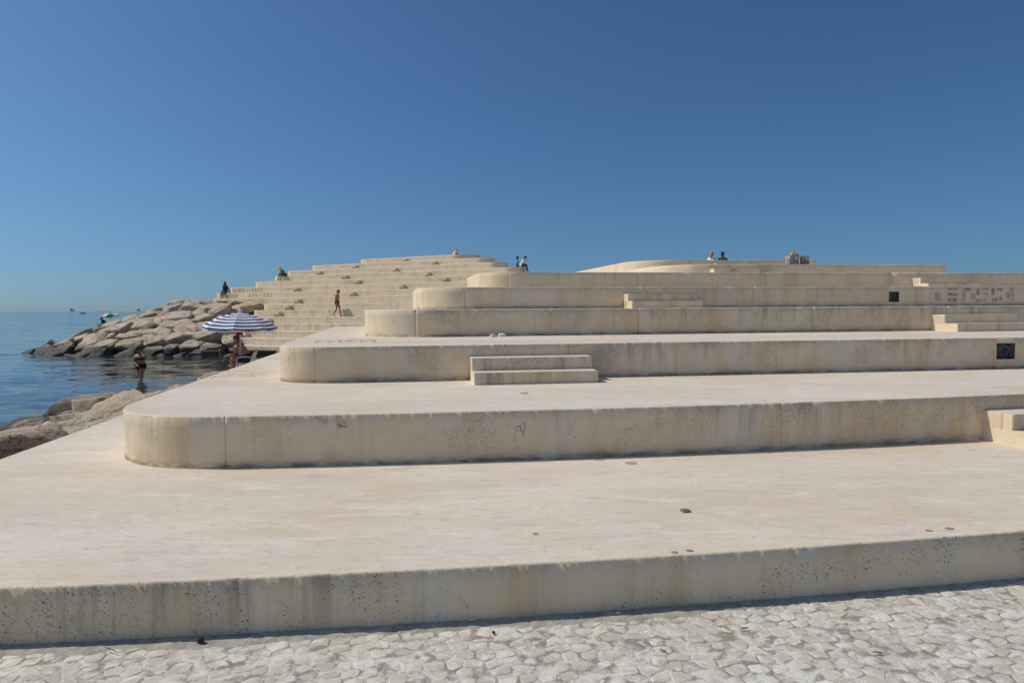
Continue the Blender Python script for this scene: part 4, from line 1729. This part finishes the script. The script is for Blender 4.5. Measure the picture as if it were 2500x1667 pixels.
def tread_marks(k, zoomed, org, sc, w, mat, label):
    z = ZK(k)
    lines = []
    for ln in zoomed:
        pts = [at_z(org[0] + x / sc, org[1] + y / sc, z) for x, y in ln]
        out = []
        for a, b in zip(pts[:-1], pts[1:]):
            m = max(2, int((b - a).length / .12))
            for i in range(m):
                q = a.lerp(b, i / m)
                out.append((q.x + random.uniform(-.012, .012), q.y + random.uniform(-.012, .012)))
        out.append((pts[-1].x, pts[-1].y))
        lines.append(out)
    o = link('graffiti', ribbon_mesh('graffiti', lines, lambda q: (q.x, q.y, 0.003), w), tiers[k], M[mat])
    o['label'] = label


tread_marks(3, [[(1605, 182), (1640, 165), (1700, 170), (1720, 182)], [(1730, 178), (1790, 162), (1800, 180), (1850, 165), (1860, 178), (1900, 160)],
                [(1900, 175), (1960, 162), (1975, 178)], [(1985, 175), (2050, 160), (2080, 165), (2060, 175), (2080, 182)]], (280, 780), 3.267, 0.05, 'graffiti_red', 'faded red scrawl on the tread of the third tier')
tread_marks(2, [[(370, 228), (720, 226)], [(330, 243), (640, 238)], [(640, 250), (1020, 240)], [(250, 270), (620, 262), (860, 250)], [(270, 283), (440, 268), (380, 283), (700, 275)],
                [(165, 316), (240, 292)], [(210, 305), (430, 302)], [(480, 300), (740, 292)], [(660, 285), (840, 270)]], (480, 860), 5.004, 0.04, 'graffiti_red', 'faded red scrawl on the tread of the second tier')
tread_marks(1, [[(1095, 1207), (1170, 1203)]], (0, 700), 3.734, 0.03, 'graffiti_red', 'small faded red stroke on the lowest tread')


def on_front(k, px, py):
    f = front_fun[k]
    d = ray(px, py)
    lo, hi = 0.5, 60.0
    for _ in range(50):
        mid = (lo + hi) / 2
        if d.y * mid < f(d.x * mid): lo = mid
        else: hi = mid
    return Vector((d.x * lo, d.y * lo - 0.004, EYE + d.z * lo))


def wall_patches(k, rects, org, sc, label):
    by = {}
    for x0, x1, y0, y1, mat in rects:
        by.setdefault(mat, []).append((x0, x1, y0, y1))
    for mat, rs in by.items():
        V, Fc = [], []
        for x0, x1, y0, y1 in rs:
            cx, cy_, rx, ry = (x0 + x1) / 2, (y0 + y1) / 2, (x1 - x0) / 2, (y1 - y0) / 2
            b = len(V)
            n = 26
            for i in range(n):
                a = 2 * PI * i / n
                e = 0.86 + 0.22 * random.random()
                sx = math.copysign(abs(math.cos(a)) ** .5, math.cos(a)) * e
                sy = math.copysign(abs(math.sin(a)) ** .5, math.sin(a)) * e
                p = on_front(k, org[0] + (cx + rx * sx) / sc, org[1] + (cy_ + ry * sy) / sc)
                V.append((p.x, p.y, p.z - ZK(k)))
            Fc.append(tuple(range(b, b + n)))
        o = link('faded_paint', mesh('faded_paint', V, Fc), tiers[k], M[mat])
        o['label'] = label


wall_patches(5, [(1070, 1165, 300, 445, 'ghost_grey'), (1250, 1400, 250, 285, 'ghost_dark'), (1255, 1400, 325, 365, 'ghost_dark'), (1250, 1395, 395, 450, 'ghost_dark'),
                 (1450, 1515, 280, 450, 'ghost_grey'), (1490, 1600, 250, 300, 'ghost_dark'), (1570, 1660, 320, 420, 'ghost_grey'), (1660, 1720, 255, 360, 'ghost_dark'),
                 (1730, 1850, 250, 290, 'ghost_grey'), (1740, 1850, 320, 365, 'ghost_grey'), (1660, 1800, 405, 448, 'ghost_ochre'), (1880, 1930, 250, 360, 'ghost_dark'),
                 (1950, 2050, 260, 295, 'ghost_dark'), (1890, 1970, 395, 445, 'ghost_dark'), (1985, 2050, 380, 440, 'ghost_ochre'), (2085, 2150, 315, 400, 'ghost_ochre'), (2160, 2220, 260, 440, 'ghost_grey')],
             (2100, 660), 5.88, 'faded painted-over block lettering')


def wall_strokes(k, zoomed, org, sc, w, label):
    lines = [[on_front(k, org[0] + x / sc, org[1] + y / sc) for x, y in ln] for ln in zoomed]
    V, Fc = [], []
    for ln in lines:
        b = len(V)
        n = len(ln)
        for i, p in enumerate(ln):
            t = ln[min(i + 1, n - 1)] - ln[max(i - 1, 0)]
            nn = Vector((-t.z, 0, t.x)).normalized() * w / 2
            V.append((p.x + nn.x, p.y, p.z + nn.z - ZK(k))); V.append((p.x - nn.x, p.y, p.z - nn.z - ZK(k)))
        for i in range(n - 1):
            Fc.append((b + 2 * i, b + 2 * i + 1, b + 2 * i + 3, b + 2 * i + 2))
    o = link('graffiti', mesh('graffiti', V, Fc), tiers[k], M['ghost_dark'])
    o['label'] = label


wall_strokes(2, [[(800, 832), (825, 812), (852, 815)], [(826, 816), (806, 880), (797, 930)], [(845, 815), (862, 860), (874, 908)], [(858, 782), (884, 800), (880, 840), (868, 870)], [(812, 850), (850, 846)], [(820, 930), (818, 1000)]],
             (1000, 780), 3.136, 0.009, 'small dark tag scrawled on the riser of the second tier')
wall_strokes(2, [[(1785 + 3 * i, 830 + 2 * i), (1800 + 5 * i, 862 - i)] for i in range(0, 12)] + [[(1775 + 40 + 38 * math.cos(a), 845 + 26 * math.sin(a)) for a in np.linspace(.3, 6.0, 16)], [(1600, 775), (1640, 800), (1680, 825), (1700, 800)], [(1655, 770), (1690, 815)]],
             (280, 780), 3.267, 0.008, 'small dark hatched scribble on the riser of the second tier')


# ------------------------------------------------------------------ stains on the lowest treads
def stain(k, px, py, rx, ry, mat, label):
    p = at_z(px, py, ZK(k))
    V = []
    n = 40
    ph = random.uniform(0, 6)
    for i in range(n):
        a = 2 * PI * i / n
        e = 1 + .22 * mnoise.noise(Vector((math.cos(a) * 1.6, math.sin(a) * 1.6, ph))) + .1 * mnoise.noise(Vector((math.cos(a) * 6, math.sin(a) * 6, ph)))
        V.append((p.x + rx * e * math.cos(a), p.y + ry * e * math.sin(a), 0.0022 + 0.0004 * (hash((px, py)) % 3)))
    o = link('stain', mesh('stain', V, [tuple(range(n))]), tiers[k], M[mat])
    o['label'] = label


stain(1, 1307, 1303, .018, .018, 'stain', 'small round dark stain on the lowest tread')
stain(1, 1361, 1119, .04, .045, 'stain', 'dark oval stain against the second riser')
stain(1, 1463, 1121, .058, .05, 'stain_tan', 'tan dried puddle near the second riser')
stain(1, 1541, 1130, .055, .05, 'stain_tan', 'tan dried puddle, right of the two')
stain(1, 1647, 1348, .02, .018, 'stain', 'small dark drop near the edge')
stain(1, 1683, 1344, .02, .018, 'stain', 'small dark drop near the edge')
stain(1, 2318, 1290, .026, .02, 'stain', 'dark smear near the right edge')
stain(1, 2268, 1295, .022, .016, 'stain', 'dark smear near the right edge')
stain(2, 1280, 960, .05, .04, 'stain', 'small dark stain below the short stair')


def lump(name, px, py, z, size, mat, label, cat, seed, flat=0.4):
    me = rock_mesh(seed, size, size * .75, size * flat, sub=3, rough=2.2, planes=6)
    me.materials.clear()
    me.materials.append(M[mat])
    o = link(name, me)
    p = at_z(px, py, z)
    o.location = (p.x, p.y, z + size * flat * .55)
    o.rotation_euler = (0, 0, seed)
    return tag(o, label, cat)


lump('dirt_clump', 1674, 1247, ZK(1), .042, 'lump', 'dark crumbly clump of dirt on the lowest tread', 'dirt', 71, .2)
lump('dried_husk', 489, 1566, 0.014, .019, 'brown', 'round dark brown dried husk at the foot of the lowest tier', 'husk', 72, .95)
lump('crumpled_paper', 1204, 822, ZK(3), .075, 'white', 'crumpled white paper against the fourth riser, left of two', 'paper', 73, .4)
lump('crumpled_paper', 1226, 821, ZK(3), .10, 'white', 'crumpled white paper against the fourth riser, right of two', 'paper', 74, .35)
lump('pebble', 1205, 1545, 0.008, .009, 'brown', 'tiny dark pebble on the cobbles', 'pebble', 75, .7)


def stick(name, px, py, z, L, r, ang_, mat, label, cat, mat2=None):
    p = at_z(px, py, z)
    root = empty(name, (p.x, p.y, z + r), ang_)
    tag(root, label, cat)
    link('filter' if mat2 else 'stem', tube('filter', [Vector((-L / 2, 0, 0)), Vector((-L * .1, 0, 0.0005))], [r, r], 8), root, M[mat])
    if mat2:
        link('paper', tube('paper', [Vector((-L * .1, 0, 0.0005)), Vector((L * .3, 0, 0)), Vector((L * .5, .001, -.001))], [r, r * .95, r * .7], 8), root, M[mat2])
    return root


stick('cigarette_butt', 1817, 1534, 0.010, .042, .0042, .1, 'orange', 'orange cigarette butt on the cobbles left of the other', 'cigarette', 'lump')
stick('cigarette_butt', 2141, 1593, 0.010, .042, .0042, -.2, 'orange', 'orange cigarette butt on the cobbles nearest the camera', 'cigarette', 'lump')
stick('cigarette_butt', 1506, 1497, 0.018, .038, .0042, .15, 'orange', 'orange cigarette butt in the dirt at the foot of the lowest tier', 'cigarette', 'white')
stick('cigarette_butt', 1618, 1588, 0.010, .036, .0042, -.7, 'orange', 'orange cigarette butt on the middle cobbles', 'cigarette', 'lump')
stick('paper_scrap', 620, 1564, 0.016, .05, .003, .35, 'white', 'thin white paper scrap in the dirt right of the husk', 'paper', 'white')
stick('paper_scrap', 1155, 1513, 0.020, .03, .004, .3, 'white', 'small white scrap at the foot of the lowest tier', 'paper', 'white')
stick('twig', 270, 1585, 0.022, .09, .0025, -.5, 'lump', 'thin dry twig in the dirt at far left', 'twig', 'lump')

# ------------------------------------------------------------------ broken concrete blocks on the right hill
for i, (px, w, lab) in enumerate(((1934, .33, 'broken concrete block with a stone on top, left of two on the right hill'), (1962, .26, 'broken concrete block, right of two on the right hill'))):
    p = at_y(px, 640, 23.2 + i * .15)
    bm = bmesh.new()
    bmesh.ops.create_cube(bm, size=1)
    bmesh.ops.subdivide_edges(bm, edges=bm.edges[:], cuts=7, use_grid_fill=True)
    for v in bm.verts:
        c = Vector((v.co.x * w, v.co.y * .30, v.co.z * (.36 - .03 * i)))
        e = mnoise.noise(c * 9 + Vector((i * 7, 0, 0))) * .025 + mnoise.noise(c * 22) * .014
        v.co = c * (1 + e * 3.0)
    o = link('concrete_block', from_bm('concrete_block', bm), None, M['rubble'])
    o.location = (p.x, 23.2 + i * .15, ZK(7) + .17)
    o.rotation_euler = (0, 0, .12 - .2 * i)
    tag(o, lab, 'block')
p = at_y(1940, 628, 23.25)
o = link('stone', rock_mesh(77, .14, .12, .085, 3), None)
o.location = (p.x, 23.25, ZK(7) + .40)
tag(o, 'small stone lying on the left concrete block', 'stone')

# ------------------------------------------------------------------ bags and towels
def soft(name, px, y, z, groups, mat, label, cat, yaw=0.0, extra=()):
    p = at_y(px, 800, y)
    root = empty(name, (p.x, y, z), yaw)
    tag(root, label, cat)
    link('bag' if cat == 'bag' else 'cloth', fused('soft', groups, .012, 3), root, M[mat])
    for nm, g, m in extra:
        link(nm, fused(nm, g, .01, 2), root, M[m])
    return root


bq = at_z(85, 1008, -0.30)
bz = drop_z(bq.x, bq.y, 1.0)
soft('beach_bag', 82, bq.y, bz, [[((-.16, 0, .05), .06), ((.16, .02, .05), .07), ((0, .05, .07), .09)], [((-.25, .03, .02), .03), ((-.1, 0, .05), .05)]], 'black',
     'black bag with white stripes lying on a near boulder', 'bag', .1,
     [('stripe', [[((-.03, -.075, .09), .008), ((.06, -.02, .15), .008)]], 'white'), ('stripe', [[((.0, -.075, .085), .008), ((.09, -.02, .145), .008)]], 'white')])
soft('white_towel', 108, bq.y + .02, drop_z(at_y(108, 800, bq.y).x, bq.y, 1.0), [[((-.05, 0, .07), .06), ((.06, .02, .05), .05), ((0, .03, .10), .05)]], 'white', 'crumpled white towel beside the black bag', 'towel')
p7t = far_pt(7, 556)
soft('red_towel', 557, p7t.y + .35, ZK(7), [[((-.28, 0, .03), .03), ((.2, .1, .02), .02), ((-.1, .05, .06), .05)], [((.1, .1, .02), .02), ((.42, .1, .015), .015)]], 'red', 'red towel lying beside the long-haired woman', 'towel')
ps = far_pt(-1, 575)
soft('black_bag', 571, ps.y + .5, ZK(-1), [[((-.2, 0, .06), .06), ((.22, .02, .06), .07), ((0, .02, .09), .07)]], 'black', 'black bag on the low step behind the bather', 'bag')
soft('dark_bundle', 536, far_pt(-1, 540).y + .45, ZK(-1), [[((-.3, 0, .04), .04), ((.3, .02, .05), .05), ((0, .02, .07), .06)]], 'charcoal', 'dark clothes bundle on the low step left of the black bag', 'clothes')
soft('tackle_box', 243, 51.3, az - .05, [[((-.1, -.1, .08), .05), ((.1, .1, .08), .05), ((-.1, .1, .2), .04), ((.1, -.1, .2), .04)]], 'brown', 'dark tackle box in front of the angler', 'box')
rp = Vector((ap.x - .3, ap.y - .1, az + .3))
o = link('fishing_rod', tube('fishing_rod', [rp, rp + Vector((-.5, -.1, .12)), rp + Vector((-1.6, -.3, .42))], [.012, .009, .003], 6), None, M['grey_metal'])
tag(o, 'thin fishing rod held by the angler', 'fishing rod')

# ------------------------------------------------------------------ ships and boats on the horizon
def loft(name, secs):
    """secs: list of rings (same count)"""
    V, Fc = [], []
    m = len(secs[0])
    for s_ in secs:
        V += s_
    for i in range(len(secs) - 1):
        for j in range(m):
            Fc.append((i * m + j, i * m + (j + 1) % m, (i + 1) * m + (j + 1) % m, (i + 1) * m + j))
    Fc.append(tuple(range(m - 1, -1, -1)))
    Fc.append(tuple(range((len(secs) - 1) * m, len(secs) * m)))
    return mesh(name, V, Fc)


def hull(L, B, H):
    secs = []
    for t in np.linspace(-1, 1, 9):
        w = B / 2 * (1 - max(0, t) ** 2.2) * (1 - .25 * max(0, -t) ** 3) + .02
        sh = H * (1 + .25 * t * t)
        secs.append([(t * L / 2, -w, sh), (t * L / 2, -w * .8, -.3 * H), (t * L / 2, w * .8, -.3 * H), (t * L / 2, w, sh)])
    return loft('hull', secs)


def cargo(px, dist, L, B, H, yaw, label):
    d = ray(px, 760)
    root = empty('cargo_ship', (d.x / d.y * dist, dist, SEA), yaw)
    tag(root, label, 'ship', 'ships on the horizon')
    link('hull', hull(L, B, H), root, M['hull'])
    for nm, x, lx, ly, z0, z1 in (('deckhouse', -L * .32, L * .14, B * .9, H, H * 2.6), ('bridge', -L * .31, L * .08, B * 1.0, H * 2.6, H * 3.1), ('funnel', -L * .4, L * .05, B * .25, H * 2.6, H * 3.7), ('crane', L * .1, L * .02, B * .1, H, H * 2.5), ('hatch', L * .1, L * .5, B * .7, H, H * 1.35)):
        me = box_mesh(nm, lx, ly, z1 - z0, .2)
        o = link(nm, me, root, M['hull'])
        o.location = (x, 0, (z0 + z1) / 2)


cargo(178, 5200, 95, 20, 6.5, R(108), 'hazy cargo ship on the horizon, left of two')
cargo(340, 5600, 95, 18, 5.8, R(106), 'hazy cargo ship on the horizon above the riprap, right of two')


def boat(px, dist, L, label, fig=True):
    d = ray(px, 765)
    root = empty('small_boat', (d.x / d.y * dist, dist, SEA), R(4))
    tag(root, label, 'boat', 'small boats far out')
    link('hull', hull(L, L * .28, L * .10), root, M['hull'])
    o = link('cabin', box_mesh('cabin', L * .2, L * .18, L * .16, .05), root, M['hull'])
    o.location = (-L * .1, 0, L * .17)
    if fig:
        link('mast', tube('mast', [Vector((0, 0, L * .1)), Vector((0, 0, L * .45))], [.06, .03], 6), root, M['hull'])


boat(203, 760, 6.8, 'small dark boat on the sea left of the green and white umbrella')
boat(253, 2600, 8.0, 'tiny dark boat near the horizon above the green umbrella', False)

# ------------------------------------------------------------------ haze
hz = 9300
hv = [(-hz, -hz, -4), (hz, -hz, -4), (hz, hz, -4), (-hz, hz, -4), (-hz, -hz, 45), (hz, -hz, 45), (hz, hz, 45), (-hz, hz, 45)]
hf_ = [(0, 3, 2, 1), (4, 5, 6, 7), (0, 1, 5, 4), (1, 2, 6, 5), (2, 3, 7, 6), (3, 0, 4, 7)]
hm = bpy.data.materials.new('haze')
hm.use_nodes = True
ht = hm.node_tree
ht.nodes.clear()
ho = ht.nodes.new('ShaderNodeOutputMaterial')
hp_ = ht.nodes.new('ShaderNodeVolumePrincipled')
hp_.inputs['Color'].default_value = (0.72, 0.80, 0.90, 1)
hp_.inputs['Density'].default_value = 0.00007
hp_.inputs['Anisotropy'].default_value = 0.1
ht.links.new(hp_.outputs[0], ho.inputs['Volume'])
haze = link('haze', mesh('haze', hv, hf_), None, hm)
tag(haze, None, None, None, 'stuff')
